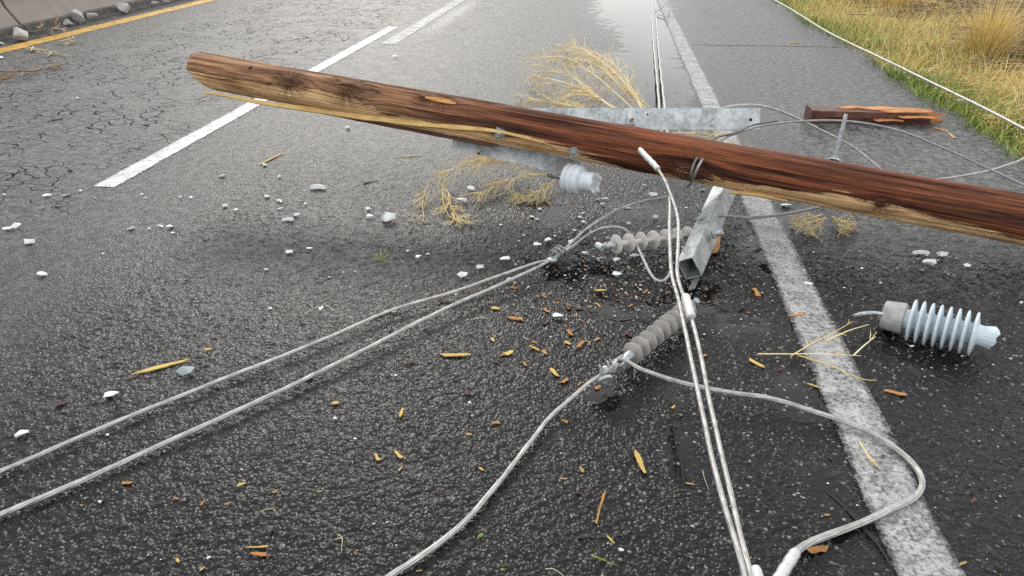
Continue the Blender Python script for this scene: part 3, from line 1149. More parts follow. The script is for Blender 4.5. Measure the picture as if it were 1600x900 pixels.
# ------------------------------------------------------------------ insulators
def rod_insulator(p0, p1, nshed, rshed, rcore, label, mat, s0, s1, nearfit=True, taper=0.0):
    """polymer insulator from end fitting p0 to end fitting p1"""
    a = (p1 - p0).normalized()
    L = (p1 - p0).length
    root = thing("rod_insulator", (p0.x, p0.y, 0), label, "insulator", "grey polymer rod insulators")
    MB().lathe(p0 + a * s0, a, [(0, rcore), (L - s0 - s1, rcore)], 20).build("core", mat, root, True, 30)
    for i in range(nshed):
        d = s0 + 0.012 + (L - s0 - s1 - 0.024) * i / (nshed - 1)
        r = rshed * (1 - taper * i / nshed) * random.uniform(0.97, 1.02)
        til = V((random.uniform(-1, 1), random.uniform(-1, 1), random.uniform(-1, 1))) * 0.035
        MB().lathe(p0 + a * d, a + til, [(-0.006, rcore), (-0.004, rcore * 1.5), (-0.0022, r * 0.97), (0, r), (0.002, r * 0.98), (0.007, rcore * 1.6), (0.010, rcore)], 36, cap=False).build("shed", mat, root)
    for q, d, ss in ((p0, a, s0), (p1, -a, s1)):
        f = MB().lathe(q, d, [(0.0, 0.009), (ss * 0.25, 0.010), (ss * 0.4, 0.016), (ss * 0.95, 0.0175), (ss + 0.004, 0.014)], 16).build("end_fitting", M['galv'], root, True, 40)
    return root, a


# the one lying in front of the crossarm
I0, I1 = at(973, 564, 0.075), at(1085, 474, 0.062)
RI, ia = rod_insulator(I0, I1, 9, 0.0385, 0.012, "dusty grey polymer rod insulator with tight sheds on the road before the crossarm", M['polymer'], 0.055, 0.05)
# clevis fork and eye plate on its near end
isd = ia.cross(V((0, 0, 1))).normalized()
for sgn in (-1, 1):
    bevelbox("clevis_fork", M['galv'], RI, I0 - ia * 0.012 + isd * 0.014 * sgn, ia * 0.034, isd * 0.0035, V((0, 0, 1)) * 0.010, 0.002)
MB().lathe(I0 - ia * 0.03 - isd * 0.026, isd, [(0, 0.009), (0.006, 0.009), (0.007, 0.0055), (0.05, 0.0055), (0.05, 0.008), (0.056, 0.008)], 10).build("clevis_pin", M['darksteel'], RI, True, 30)
MB().lathe(I1 - ia * 0.01, (V((0, 0, 1)) + isd * 0.6), [(-0.02, 0.008), (0.012, 0.008), (0.013, 0.013), (0.026, 0.013)], 10).build("ball_end", M['galv'], RI, True, 30)

# open-shed insulator hooked to the tube crossarm
J0, J1 = at(938, 385, 0.125), at(1082, 367, 0.05)
RJ, ja = rod_insulator(J0, J1, 7, 0.043, 0.0125, "pale grey polymer rod insulator with wide spaced sheds left of the crossarm", M['palepoly'], 0.075, 0.02)
jn = ja.cross(V((0, 0, 1))).normalized()
MB().lathe(J0 - ja * 0.004 - jn * 0.02, jn, [(0, 0.013), (0.012, 0.016), (0.028, 0.016), (0.04, 0.013)], 14).build("clevis_eye", M['galv'], RJ, True, 40)
MB().lathe(J0 + ja * 0.035 + V((0, 0, -0.03)), V((0, 0, 1)), [(0, 0.005), (0.06, 0.005), (0.06, 0.009), (0.068, 0.009)], 10).build("clevis_pin", M['darksteel'], RJ, True, 30)

# broken porcelain post insulator on the shoulder
K0, K1 = at(1398, 495, 0.059), at(1536, 525, 0.080)
ka = (K1 - K0).normalized()
KL = (K1 - K0).length
RK = thing("post_insulator", ((K0.x + K1.x) / 2, (K0.y + K1.y) / 2, 0), "pale blue porcelain post insulator with eight sheds and a snapped end on the shoulder", "insulator")
rc = 0.037
body = MB().lathe(K0, ka, [(0.03, rc)] + [(0.03 + (KL - 0.05) * i / 30, rc + 0.001) for i in range(31)] + [(KL, rc * 0.95)], 40).build("core", M['bluep'], RK, True, 40)
MB().lathe(K0, ka, [(-0.040, 0.047), (-0.036, 0.053), (0.020, 0.0575), (0.030, 0.0575), (0.034, 0.052), (0.034, rc)], 40).build("metal_cap", M['cement'], RK, True, 40)
d0 = KL * 0.20
for i in range(8):
    d = d0 + (KL * 0.90 - d0) * i / 7
    R = 0.079
    MB().lathe(K0 + ka * d, ka, [(-0.012, rc), (-0.009, rc + 0.003), (-0.0058, R - 0.015), (-0.0042, R - 0.003), (-0.0012, R), (0.0026, R - 0.0008), (0.0052, R - 0.010), (0.0105, rc + 0.005), (0.0145, rc)], 48, cap=False).build("shed", M['bluep'], RK)
# snapped end: a torn lip standing proud of the fracture
ku = V((0, 0, 1))
ks_ = ka.cross(ku).normalized()
vs, fs = [], []
n = 18
rb = random.Random(4)
for i in range(n):
    t = 2 * math.pi * i / n
    dirv = ku * math.cos(t) + ks_ * math.sin(t)
    ext = 0.022 + 0.016 * math.sin(t + 0.6) + 0.014 * mnoise.noise((math.cos(t) * 1.6, math.sin(t) * 1.6, 3)) + 0.005 * rb.random()
    rr = rc * 0.93 + ext * 0.28
    vs += [K1 + dirv * rc * 0.97 - ka * 0.006, K1 + dirv * rr + ka * ext, K1 + dirv * (rr - 0.010) + ka * (ext - 0.003 * rb.random()), K1 + dirv * rc * 0.45 + ka * (0.006 * rb.random() - 0.004)]
for i in range(n):
    j = (i + 1) % n
    for k in range(3):
        fs.append((4 * i + k, 4 * i + k + 1, 4 * j + k + 1, 4 * j + k))
fs.append(tuple(4 * i + 3 for i in range(n)))
MB().add(vs, fs).build("broken_end", M['bluep'], body, False)
st = wire([(1384, 492, 0.077), (1366, 489, 0.078), (1348, 490, 0.072), (1334, 494, 0.055)], 0.01)
MB().tube(st, 0.0075, 10, lobes=9, pitch=0.03, lobe_amp=0.06).build("stud", M['galv'], RK)

# broken grey insulator below the pole, near the lower crossarm
Q0, Q1 = atz(884, 278, 3.50), atz(940, 288, 3.40)
qa = (Q1 - Q0).normalized()
QL = (Q1 - Q0).length
RQ = thing("pin_insulator", (Q0.x, Q0.y, 0), "glossy grey blue porcelain pin insulator hanging below the pole in dry weeds", "insulator")
MB().lathe(Q0, qa, [(0.0, 0.034), (0.002, 0.064), (0.008, 0.072), (0.018, 0.074), (0.026, 0.067), (0.034, 0.074), (0.052, 0.076), (0.060, 0.068), (0.068, 0.073), (0.082, 0.072), (0.092, 0.060)], 40).build("skirt", M['greyp'], RQ, True, 50)
MB().lathe(Q0, qa, [(0.088, 0.050), (0.105, 0.052), (0.12, 0.047), (0.14, 0.049), (0.160, 0.046)], 40).build("neck", M['greyp'], RQ, True, 50)
vs, fs = [], []
qu = (UP - qa * UP.dot(qa)).normalized()
qw = qa.cross(qu)
n = 24
for i in range(n):
    t = 2 * math.pi * i / n
    dv = qu * math.cos(t) + qw * math.sin(t)
    e = 0.158 + 0.018 * (0.5 + 0.5 * math.sin(5 * t)) + 0.012 * mnoise.noise((t * 2, 5, 0))
    vs += [Q0 + qa * 0.155 + dv * 0.046, Q0 + qa * e + dv * (0.050 + 0.004 * math.sin(5 * t)), Q0 + qa * (e - 0.004) + dv * 0.036, Q0 + qa * 0.12 + dv * 0.026]
for i in range(n):
    j = (i + 1) % n
    for k in range(3):
        fs.append((4 * i + k, 4 * i + k + 1, 4 * j + k + 1, 4 * j + k))
fs.append(tuple(4 * i + 3 for i in range(n)))
MB().add(vs, fs).build("broken_rim", M['greyp'], RQ, False)
MB().lathe(Q0, -qa, [(-0.01, 0.013), (0.10, 0.013)], 12).build("pin", M['darksteel'], RQ)

# ------------------------------------------------------------------ conductors
def cable(name, pl, rad, mat, label, cat="cable", lobes=6, pitch=0.085, amp=0.6, n=36, step=0.012, group=None, world_pts=None):
    pts = world_pts or wire(pl, step)
    if isinstance(rad, tuple):                      # nearer lengths of slacker, fatter lay
        rad = [rad[0] + (rad[1] - rad[0]) * i / (len(pts) - 1) for i in range(len(pts))]
    # slight kinks of handled wire
    pts = [p + V((mnoise.noise((i * step * 5, 1, p.x)), mnoise.noise((i * step * 5, 7, p.y)), 0)) * 0.0035 for i, p in enumerate(pts)]
    if lobes:
        rad = [q * 0.9 for q in rad] if isinstance(rad, list) else rad * 0.9
    mb = MB().tube(pts, rad, n, lobes, pitch, amp)
    o = mb.build(name, mat)
    return tag(o, label, cat, group)


# the pair running off to the left
cable("conductor", [(-330, 872, .012), (-120, 785, .013), (0, 736, .014), (170, 664, .016), (340, 596, .018), (480, 541, .02), (610, 486, .025), (700, 459, .03), (770, 434, .04), (830, 413, .05), (862, 404, .055), (890, 388, .065), (915, 369, .07), (938, 357, .08), (965, 355, .09), (985, 365, .095), (1000, 393, .09), (1012, 420, .075), (1024, 437, .06), (1036, 439, .05), (1046, 430, .05), (1050, 415, .06)],
      (0.0066, 0.0056), M['alu'], "upper of two pale stranded conductors from the left, looping to the crossarm")
cable("conductor", [(-330, 940, .012), (-120, 855, .012), (0, 804, .012), (150, 741, .014), (290, 678, .018), (430, 615, .022), (560, 551, .028), (700, 481, .035), (780, 445, .04), (840, 417, .05), (870, 399, .055), (893, 379, .07), (912, 361, .09), (938, 343, .11), (970, 326, .12), (1005, 314, .13), (1042, 308, .13)],
      (0.0080, 0.0056), M['alu'], "lower of two pale stranded conductors from the left, ending under the pole")
# clamp joining them
CL = at(872, 396, 0.06)
cd = (at(900, 378, 0.07) - at(850, 412, 0.05)).normalized()
cs_ = cd.cross(V((0, 0, 1))).normalized()
RC = thing("strain_clamp", (CL.x, CL.y, 0), "dark grey metal clamp gripping the two left conductors", "clamp")
bevelbox("clamp_body", M['darksteel'], RC, CL - cs_ * 0.012, cd * 0.045, cs_ * 0.010, V((0, 0, 1)) * 0.012, 0.004)
MB().lathe(CL - cd * 0.055 + cs_ * 0.012, V((0, 0, 1)), [(-0.006, 0.017), (-0.004, 0.021), (0.004, 0.021), (0.006, 0.017)], 20).build("eye", M['galv'], RC, True, 40)
bevelbox("tongue", M['galv'], RC, CL + cd * 0.02 + cs_ * 0.014, cd * 0.06, cs_ * 0.007, V((0, 0, 1)) * 0.006, 0.003)
for q in (-0.03, -0.005, 0.018):
    c = CL + cd * q + V((0, 0, 0.008))
    ub = [c - cs_ * 0.024 + V((0, 0, -0.02))] + [c + cs_ * 0.024 * math.cos(t) * -1 + V((0, 0, 0.018 * math.sin(t))) for t in np.linspace(0, math.pi, 9)] + [c + cs_ * 0.024 + V((0, 0, -0.02))]
    MB().tube(ub, 0.0055, 8).build("u_bolt", M['darksteel'], RC)

# heavy pair rising over the crossarm and running towards the camera
top = [(1024, 258, .39), (1042, 290, .36), (1056, 330, .33), (1060, 372, .31), (1058, 420, .29), (1064, 452, .28), (1076, 482, .27), (1092, 545, .26), (1112, 640, .25), (1138, 760, .25), (1164, 860, .25), (1178, 915, .25), (1200, 1010, .25), (1235, 1150, .24)]
cable("conductor", top, 0.0064, M['alu'], "right strand of the pale conductor pair running from the pole to the bottom edge", pitch=0.11)
left_ = [(1046, 306, .335), (1046, 345, .32), (1046, 390, .305), (1050, 430, .285), (1062, 476, .27), (1076, 545, .26), (1096, 640, .25), (1124, 760, .25), (1152, 860, .25), (1166, 915, .25), (1186, 1010, .25), (1220, 1150, .24)]
cable("conductor", left_, 0.0064, M['alu'], "left strand of the pale conductor pair running from the pole to the bottom edge", pitch=0.11)


def sleeve(pl, rad, label, dimples=5, step=0.006):
    pts = wire(pl, step)
    m = len(pts)
    rads = []
    for i in range(m):
        f = i / (m - 1)
        r = rad * (0.93 + 0.10 * (0.5 + 0.5 * math.cos(2 * math.pi * dimples * f)))
        rads.append(r * min(1, 0.75 + f * 6, 0.75 + (1 - f) * 6))
    root = thing("compression_sleeve", (pts[0].x, pts[0].y, 0), label, "connector", "pressed cable sleeves")
    MB().tube(pts, rads, 16).build("sleeve_barrel", M['sleeve'], root)
    for e, d in ((pts[0], pts[0] - pts[1]), (pts[-1], pts[-1] - pts[-2])):
        MB().lathe(e - d.normalized() * 0.004, d, [(0, rad * 0.86), (0.004, rad * 0.86), (0.005, rad * 0.7)], 16).build("sleeve_collar", M['sleeve'], root, True, 30)
    return root


sleeve([(1000, 234, .41), (1008, 243, .405), (1017, 252, .397), (1028, 264, .385)], 0.0135, "white pressed sleeve on the raised cable tip in front of the pole", 4)
sleeve([(1071, 463, .282), (1075, 478, .275), (1080, 496, .27)], 0.0155, "white pressed sleeve where the conductor pair crosses the grey insulator", 3)
sleeve([(1243, 863, .03), (1232, 880, .03), (1218, 902, .03), (1206, 922, .03)], 0.0145, "white dimpled sleeve at the bottom edge on the looped cable", 4)
sleeve([(1180, 888, .262), (1184, 902, .262), (1190, 925, .262)], 0.012, "white sleeve beside the conductor pair at the very bottom edge", 2)

# looped conductor from the insulator eye round to the bottom sleeve
cable("conductor", [(958, 572, .10), (966, 560, .105), (982, 566, .10), (1004, 578, .09), (1060, 596, .07), (1130, 611, .055), (1200, 622, .04), (1260, 639, .03), (1330, 662, .022), (1385, 690, .018), (1424, 722, .016), (1441, 752, .015), (1432, 776, .015), (1400, 793, .014), (1350, 815, .014), (1296, 835, .018), (1262, 850, .025), (1243, 864, .03)],
      (0.0064, 0.0092), M['alu'], "pale stranded conductor looping over the white edge line at lower right")
# tail from the eye towards the bottom left
cable("conductor", [(958, 572, .10), (944, 583, .085), (922, 596, .06), (890, 624, .035), (858, 654, .022), (820, 702, .016), (780, 752, .013), (735, 806, .012), (690, 846, .012), (650, 874, .012), (606, 902, .012), (550, 945, .012), (470, 1010, .012)],
      (0.0058, 0.0078), M['alu'], "pale stranded conductor curving from the insulator eye to the bottom edge")
# tension clamp at the insulator eye
RE_ = thing("strain_clamp", tuple(at(950, 590, 0).xy) + (0,), "galvanised eye clamp on the near end of the tight-shed insulator", "clamp")
e0 = at(945, 595, 0.06)
plate = []
ev = (RT * 0.9 + UP * 0.2).normalized()
eu = (V((0, 0, 1)) * 0.6 - FW * 0.4)
eu = (eu - ev * eu.dot(ev)).normalized()
ew = ev.cross(eu)
vs, fs = [], []
n = 24
for i in range(n):
    t = 2 * math.pi * i / n
    ro = 0.025 * (1 + 0.25 * max(0, math.cos(t - 0.9)) ** 3)
    for r, z in ((ro, -0.005), (ro, 0.005), (0.010, 0.005), (0.010, -0.005)):
        vs.append(e0 + (ev * math.cos(t) + eu * math.sin(t) * 0.95) * r + ew * z)
for i in range(n):
    j = (i + 1) % n
    for k in range(4):
        l = (k + 1) % 4
        fs.append((4 * i + k, 4 * i + l, 4 * j + l, 4 * j + k))
MB().add(vs, fs).build("eye_plate", M['galv'], RE_, True, 35)
p1 = at(958, 580, 0.085)
dd = (I0 - ia * 0.03 - p1)
bevelbox("link", M['galv'], RE_, (p1 + I0 - ia * 0.03) / 2, dd / 2, isd * 0.006, V((0, 0, 1)) * 0.008, 0.002)
MB().lathe(at(943, 578, 0.08), RT, [(-0.004, 0.012), (0.004, 0.015), (0.02, 0.015), (0.028, 0.011)], 14).build("roller", M['galv'], RE_, True, 40)
for q in ((937, 581), (949, 574)):
    c = at(*q, 0.082)
    ub = [c + RT * 0.004 + eu * 0.02 * math.cos(t) + ew * 0.02 * math.sin(t) for t in np.linspace(0, 2 * math.pi, 17)]
    MB().tube(ub, 0.0048, 8).build("u_bolt", M['darksteel'], RE_)

# thinner wires about the pole on the right
cable("wire", [(1112, 196, .36), (1122, 174, .40), (1140, 166, .42), (1180, 164, .42), (1215, 172, .40), (1250, 187, .34), (1290, 207, .26), (1330, 228, .18), (1362, 252, .12), (1388, 276, .06), (1420, 300, .03)],
      0.0062, M['alu'], "pale wire arching from the crossarm end down behind the pole", n=10, lobes=0, step=0.03)
cable("wire", [(1074, 292, .20), (1080, 284, .26), (1090, 262, .345), (1108, 234, .385), (1128, 219, .385), (1158, 205, .385), (1200, 195, .38), (1260, 189, .37), (1330, 190, .345), (1400, 203, .30), (1480, 234, .22), (1560, 271, .14), (1620, 298, .10), (1720, 340, .05), (1850, 380, .03)],
      0.0062, M['aludark'], "long grey wire looping off the pole and sagging to the right edge", n=10, lobes=0, step=0.03)
cable("wire", [(1078, 288, .22), (1079, 272, .32), (1088, 248, .37), (1106, 225, .40), (1120, 215, .40), (1150, 207, .395), (1175, 196, .39), (1215, 189, .385)],
      0.0055, M['wiredark'], "short dark wire bent round the pole beside the longer grey wire", n=10, lobes=0, step=0.02)
cable("wire", [(1430, 282, .05), (1475, 279, .06), (1530, 270, .09), (1570, 259, .12), (1605, 245, .15), (1700, 195, .22), (1800, 150, .20)],
      0.0062, M['alu'], "pale wire rising from behind the pole to the right edge", n=10, lobes=0, step=0.03)
cable("wire", [(1086, 343, .135), (1100, 340, .142), (1130, 337, .13), (1170, 340, .10), (1210, 337, .08), (1245, 331, .075), (1285, 322, .07), (1330, 310, .06)],
      0.0075, M['aludark'], "grey wire clamped on the square crossarm and passing right under the pole", n=10, lobes=0, step=0.02)
# two wires lying up the road beside the edge line
for dx, lb in ((0, "left of two thin wires lying straight up the road to the crossarm"), (9, "right of two thin wires lying straight up the road to the crossarm")):
    cable("wire", [(1012 + dx * 0.6, -110, .012), (1016 + dx * 0.65, -50, .012), (1018 + dx * 0.7, 0, .012), (1020 + dx * 0.75, 50, .013), (1025 + dx * 0.8, 110, .03), (1030 + dx * 0.9, 160, .08), (1033 + dx, 200, .12), (1036 + dx, 240, .13)],
          0.0085, M['alu'], lb, n=10, lobes=0, step=0.08)
# cable along the grass edge
cable("verge_cable", [(1010, -110, .10), (1110, -52, .10), (1214, 2, .10), (1290, 48, .11), (1380, 92, .12), (1470, 136, .13), (1540, 170, .13), (1600, 201, .13), (1700, 252, .13), (1860, 330, .12)],
      0.0095, M['alu'], "pale cable stretched along the grassy edge of the shoulder at upper right", n=10, lobes=0, step=0.08)
# thin curled wire at the top
cable("thin_wire", [(1024, 18, .02), (1032, 15, .06), (1040, 6, .1), (1044, 10, .12), (1046, 20, .08), (1043, 27, .03), (1036, 25, .02), (1026, 22, .02)], 0.004, M['wiredark'],
      "small dark curl of thin wire by the edge line at the top", n=8, lobes=0, step=0.04)

# ------------------------------------------------------------------ broken timber on the shoulder
def timber():
    p0, p1 = at(1262, 178, 0.045), at(1478, 182, 0.045)
    d = (p1 - p0).normalized()
    L = (p1 - p0).length
    u = V((0, 0, 1))
    w = d.cross(u).normalized()
    root = thing("broken_timber", (p0.x + d.x * L / 2, p0.y + d.y * L / 2, 0), "dark red splintered timber piece with torn orange end on the shoulder", "timber")
    vs, fs = [], []
    NL, prof = 46, [(-0.075, -0.043), (0.075, -0.043), (0.08, 0.0), (0.074, 0.042), (0.0, 0.05), (-0.074, 0.046), (-0.08, 0.0)]
    m = len(prof)
    for j in range(NL + 1):
        f = j / NL
        for i, (a, b) in enumerate(prof):
            n1 = 0.010 * mnoise.noise((f * 7, i * 2.1, 1)) + 0.004 * mnoise.noise((f * 31, i * 3.3, 2)) - 0.012 * f
            s = L * 0.86 * f
            if f > 0.9:
                s += (f - 0.9) / 0.1 * L * 0.06 * mnoise.noise((i * 3.7, 4, 1))
                b *= 1 - 0.35 * (f - 0.9) / 0.1
            vs.append(p0 + d * s + w * (a + n1) + u * (b + n1))
    for j in range(NL):
        for i in range(m):
            k = (i + 1) % m
            fs.append((j * m + i, j * m + k, (j + 1) * m + k, (j + 1) * m + i))
    fs += [tuple(range(m))[::-1], tuple(range(NL * m, NL * m + m))]
    MB().add(vs, fs).build("beam", M['redwood'], root, False)
    # torn orange top face and end teeth
    for (f0, f1, a0, ht) in ((0.22, 0.42, -0.02, 0.047), (0.40, 0.80, 0.0, 0.045), (0.50, 0.88, 0.035, 0.040), (0.36, 0.70, -0.045, 0.040), (0.60, 0.90, -0.03, 0.036), (0.62, 0.88, 0.082, 0.012), (0.45, 0.66, 0.085, -0.012)):
        pts = [p0 + d * L * (f0 + (f1 - f0) * i / 8) + w * (a0 + 0.012 * math.sin(i)) + u * (ht + 0.004 * mnoise.noise((i, a0 * 40, 2))) for i in range(9)]
        sliver("torn_strip", pts, [0.004, 0.016, 0.022, 0.024, 0.022, 0.024, 0.020, 0.016, 0.005], 0.005, M['brokenwood'], root, up=w)
    for k in range(9):
        a = -0.06 + 0.015 * k
        b = random.uniform(-0.03, 0.03)
        f1 = random.uniform(0.90, 0.96) if k not in (1, 2) else random.uniform(0.99, 1.03)
        pts = [p0 + d * L * (0.74 + (f1 - 0.74) * i / 4) + w * (a + 0.004 * i * random.uniform(-1, 1)) + u * (b - 0.012 * i / 4) for i in range(5)]
        sliver("splinter_tooth", pts, [0.012, 0.013, 0.013, 0.012, 0.004], 0.008, M['brokenwood'], root, up=u)
    MB().lathe(at(1270, 169, 0.05), -FW, [(0, 0.014), (0.003, 0.014)], 12).build("bolt_hole", M['hole'], root)


timber()

# ------------------------------------------------------------------ dry weeds
def weed_branch(mb, pts, r, nsub, sublen, depth=1, droop=0.0, spread=0.75):
    pts = catmull(pts, 0.03)
    m = len(pts)
    mb.tube(pts, [r * (1 - 0.65 * i / m) for i in range(m)], 5)
    for _ in range(nsub):
        f = random.uniform(0.15, 0.98)
        i = min(m - 2, int(f * m))
        t = (pts[i + 1] - pts[i]).normalized()
        dv = V((random.gauss(0, 1), random.gauss(0, 1), random.gauss(0.1, 0.7)))
        dv = (dv - t * dv.dot(t)).normalized()
        L = sublen * random.uniform(0.4, 1.2) * (1.1 - 0.5 * f)
        q = [pts[i]]
        dirv = (t * 1.0 + dv * spread).normalized()
        for k in range(4):
            dirv = (dirv + V((random.gauss(0, 0.16), random.gauss(0, 0.16), random.gauss(-droop, 0.14)))).normalized()
            nxt = q[-1] + dirv * L / 4
            if nxt.z < 0.006:
                nxt.z = 0.006
            q.append(nxt)
        if depth > 0:
            weed_branch(mb, q, r * 0.6, random.randint(2, 4), sublen * 0.5, depth - 1, droop, spread)
        else:
            mb.tube(q, [r * 0.55, r * 0.5, r * 0.45, r * 0.38, r * 0.25], 4)


def weed(name, stems, r, nsub, sublen, label, mat='weed', depth=1, droop=0.0, cat="dry weed", group=None, spread=0.75):
    mb = MB()
    for st_ in stems:
        weed_branch(mb, [at(*p) for p in st_], r, nsub, sublen, depth, droop, spread)
    return tag(mb.build(name, M[mat], None, True), label, cat, group)


weed("dry_weed", [
    [(1005, 176, .15), (985, 140, .24), (955, 108, .30), (915, 84, .32), (870, 80, .28), (825, 92, .20)],
    [(995, 176, .15), (965, 148, .22), (930, 118, .26), (890, 92, .28), (850, 88, .25)],
    [(1010, 178, .14), (975, 128, .28), (935, 92, .34), (895, 70, .34)],
    [(975, 178, .14), (930, 150, .18), (880, 128, .18), (840, 122, .12), (812, 132, .06)],
    [(985, 178, .14), (945, 160, .16), (900, 140, .16), (850, 128, .12)],
    [(1020, 180, .12), (990, 150, .2), (955, 115, .25), (930, 100, .25)],
    [(940, 178, .12), (890, 165, .12), (850, 158, .1), (815, 152, .06)],
    [(960, 178, .12), (910, 168, .12), (870, 160, .1)],
    [(1000, 178, .13), (972, 138, .25), (940, 106, .30), (900, 90, .30), (862, 94, .24)],
    [(1008, 178, .13), (992, 146, .22), (962, 104, .32), (925, 80, .35), (880, 72, .32)],
    [(968, 178, .13), (935, 152, .18), (905, 128, .2), (868, 112, .18), (835, 112, .12)],
    [(1028, 176, .10), (1006, 160, .15), (988, 140, .18), (976, 118, .2)],
], 0.0040, 24, 0.36, "large arching golden dry weed behind the pole, above the crossarm", depth=1, droop=0.11, spread=0.34)
weed("dry_weed", [
    [(890, 262, .10), (840, 258, .10), (780, 252, .10), (730, 262, .09), (695, 282, .06), (692, 312, .03), (700, 335, .012)],
    [(860, 250, .12), (800, 246, .13), (740, 250, .12), (690, 272, .09), (668, 290, .06), (660, 318, .02), (663, 340, .010)],
    [(880, 270, .08), (830, 275, .08), (780, 285, .06), (745, 305, .03)],
    [(885, 262, .10), (830, 240, .16), (780, 240, .15), (745, 255, .12)],
    [(700, 300, .03), (706, 325, .015), (722, 345, .010)],
    [(870, 280, .06), (840, 300, .04), (815, 310, .02)],
], 0.0038, 30, 0.17, "golden dry weed spilling out left below the pole", depth=1, droop=0.05, spread=0.5)
weed("dry_weed", [
    [(1290, 340, .05), (1265, 348, .04), (1245, 356, .02)],
    [(1290, 340, .05), (1275, 356, .03), (1268, 366, .012)],
    [(1300, 338, .05), (1310, 350, .03), (1318, 368, .012)],
    [(1300, 338, .06), (1318, 345, .04), (1330, 352, .02)],
    [(1285, 335, .06), (1262, 342, .05), (1240, 348, .03)],
], 0.0034, 16, 0.09, "small tuft of golden dry weed under the pole right of the edge line", depth=1)
weed("dry_weed", [
    [(1060, 205, .14), (1085, 212, .12), (1115, 215, .1), (1150, 222, .08)],
    [(1050, 208, .14), (1090, 208, .14), (1130, 212, .12)],
    [(1080, 215, .08), (1110, 222, .05), (1140, 232, .04), (1170, 236, .04)],
], 0.0030, 14, 0.13, "tangled dry weed between the steel crossarm and the pole", depth=1)
weed("dry_sprig", [
    [(1184, 553, .012), (1230, 553, .02), (1290, 553, .025), (1346, 556, .02)],
    [(1236, 556, .02), (1272, 535, .03), (1305, 518, .05), (1333, 502, .06)],
    [(1290, 533, .03), (1325, 517, .05), (1358, 507, .06)],
    [(1334, 555, .02), (1350, 540, .03), (1368, 526, .04)],
    [(1250, 556, .02), (1300, 572, .02), (1345, 592, .015), (1370, 594, .012)],
], 0.0030, 2, 0.05, "forked golden dry sprig lying across the edge line left of the blue insulator", depth=0)
weed("dry_sprig", [[(1343, 690, .008), (1352, 705, .012), (1362, 718, .012), (1376, 734, .008)], [(1354, 708, .012), (1360, 722, .008)]], 0.0022, 4, 0.03,
     "small golden sprig on the edge line inside the cable loop", depth=0)
weed("pale_twig", [[(476, 491, .008), (490, 482, .02), (503, 477, .03), (514, 470, .03)], [(508, 477, .03), (518, 481, .02), (527, 489, .008)]], 0.002, 0, 0.02,
     "pale forked twig over a white shard above the left conductors", 'paleweed', 0, cat="twig")
weed("pale_twig", [[(527, 835, .006), (535, 840, .008), (534, 852, .006), (533, 864, .005)], [(535, 840, .008), (522, 843, .005)]], 0.0014, 1, 0.012,
     "tiny bent pale twig near the bottom edge left of the centre", 'paleweed', 0, cat="twig")
weed("pale_twig", [[(407, 800, .005), (414, 796, .008), (427, 795, .007), (429, 800, .005)]], 0.0014, 3, 0.01, "tiny curled pale twig at lower left centre", 'paleweed', 0, cat="twig")
weed("pale_twig", [[(1098, 735, .006), (1100, 745, .008), (1104, 756, .007), (1108, 766, .005)]], 0.0012, 0, 0.01, "thin pale straw just left of the conductor pair", 'paleweed', 0, cat="twig")
weed("pale_twig", [[(852, 889, .005), (865, 889, .006), (876, 896, .005), (884, 903, .004)]], 0.0014, 0, 0.01, "thin pale straw at the bottom edge", 'paleweed', 0, cat="twig")
weed("pale_twig", [[(738, 499, .005), (750, 496, .008), (762, 497, .006)]], 0.002, 1, 0.02, "short grey twig below the lower left conductor", 'paleweed', 0, cat="twig")
weed("green_sprig", [[(596, 408, .006), (590, 400, .03), (583, 396, .03)], [(596, 408, .006), (595, 397, .04), (594, 389, .03)], [(596, 408, .006), (602, 400, .03), (610, 396, .02)],
                     [(596, 408, .006), (604, 408, .02), (614, 410, .01)], [(596, 408, .006), (586, 404, .02), (580, 406, .01)], [(596, 408, .006), (600, 396, .04), (603, 390, .03)]],
     0.002, 2, 0.03, "small spiky green sprig on the lane among white shards", 'green', 0, cat="sprig")
weed("green_sprig", [[(923, 866, .005), (935, 871, .008), (950, 878, .006), (967, 884, .004)], [(938, 873, .006), (948, 874, .005)]], 0.0014, 3, 0.02,
     "thin green sprig near the bottom edge in the centre", 'green', 0, cat="sprig")
# twigs and straw by the yellow line
weed("pale_twig", [[(40, 76, .02), (70, 79, .03), (104, 86, .02)], [(52, 73, .03), (48, 80, .02)], [(80, 82, .02), (74, 88, .012)]], 0.009, 6, 0.14, "loose bleached twig just right of the yellow line", 'paleweed', 0, cat="twig")
weed("pale_twig", [[(90, 66, .02), (105, 62, .05), (118, 58, .05)], [(106, 62, .05), (110, 68, .02)]], 0.009, 6, 0.14, "short forked bleached twig touching the yellow line", 'paleweed', 0, cat="twig")
weed("pale_twig", [[(88, 45, .02), (89, 30, .15), (87, 20, .25)], [(75, 50, .02), (85, 44, .08), (102, 46, .06)], [(58, 50, .02), (62, 43, .10), (55, 41, .1)]], 0.009, 6, 0.16, "upright dry stalk against the barrier foot", 'paleweed', 0, cat="twig")
weed("dead_branch", [[(-30, 126, .02), (10, 122, .03), (40, 117, .03), (64, 111, .02)], [(0, 112, .03), (25, 112, .03), (60, 110, .03), (98, 100, .02)], [(-20, 118, .03), (15, 116, .03)]], 0.007, 5, 0.18,
     "bundle of dead brown branches on the road at the far left edge", 'brush', 1, cat="branch")

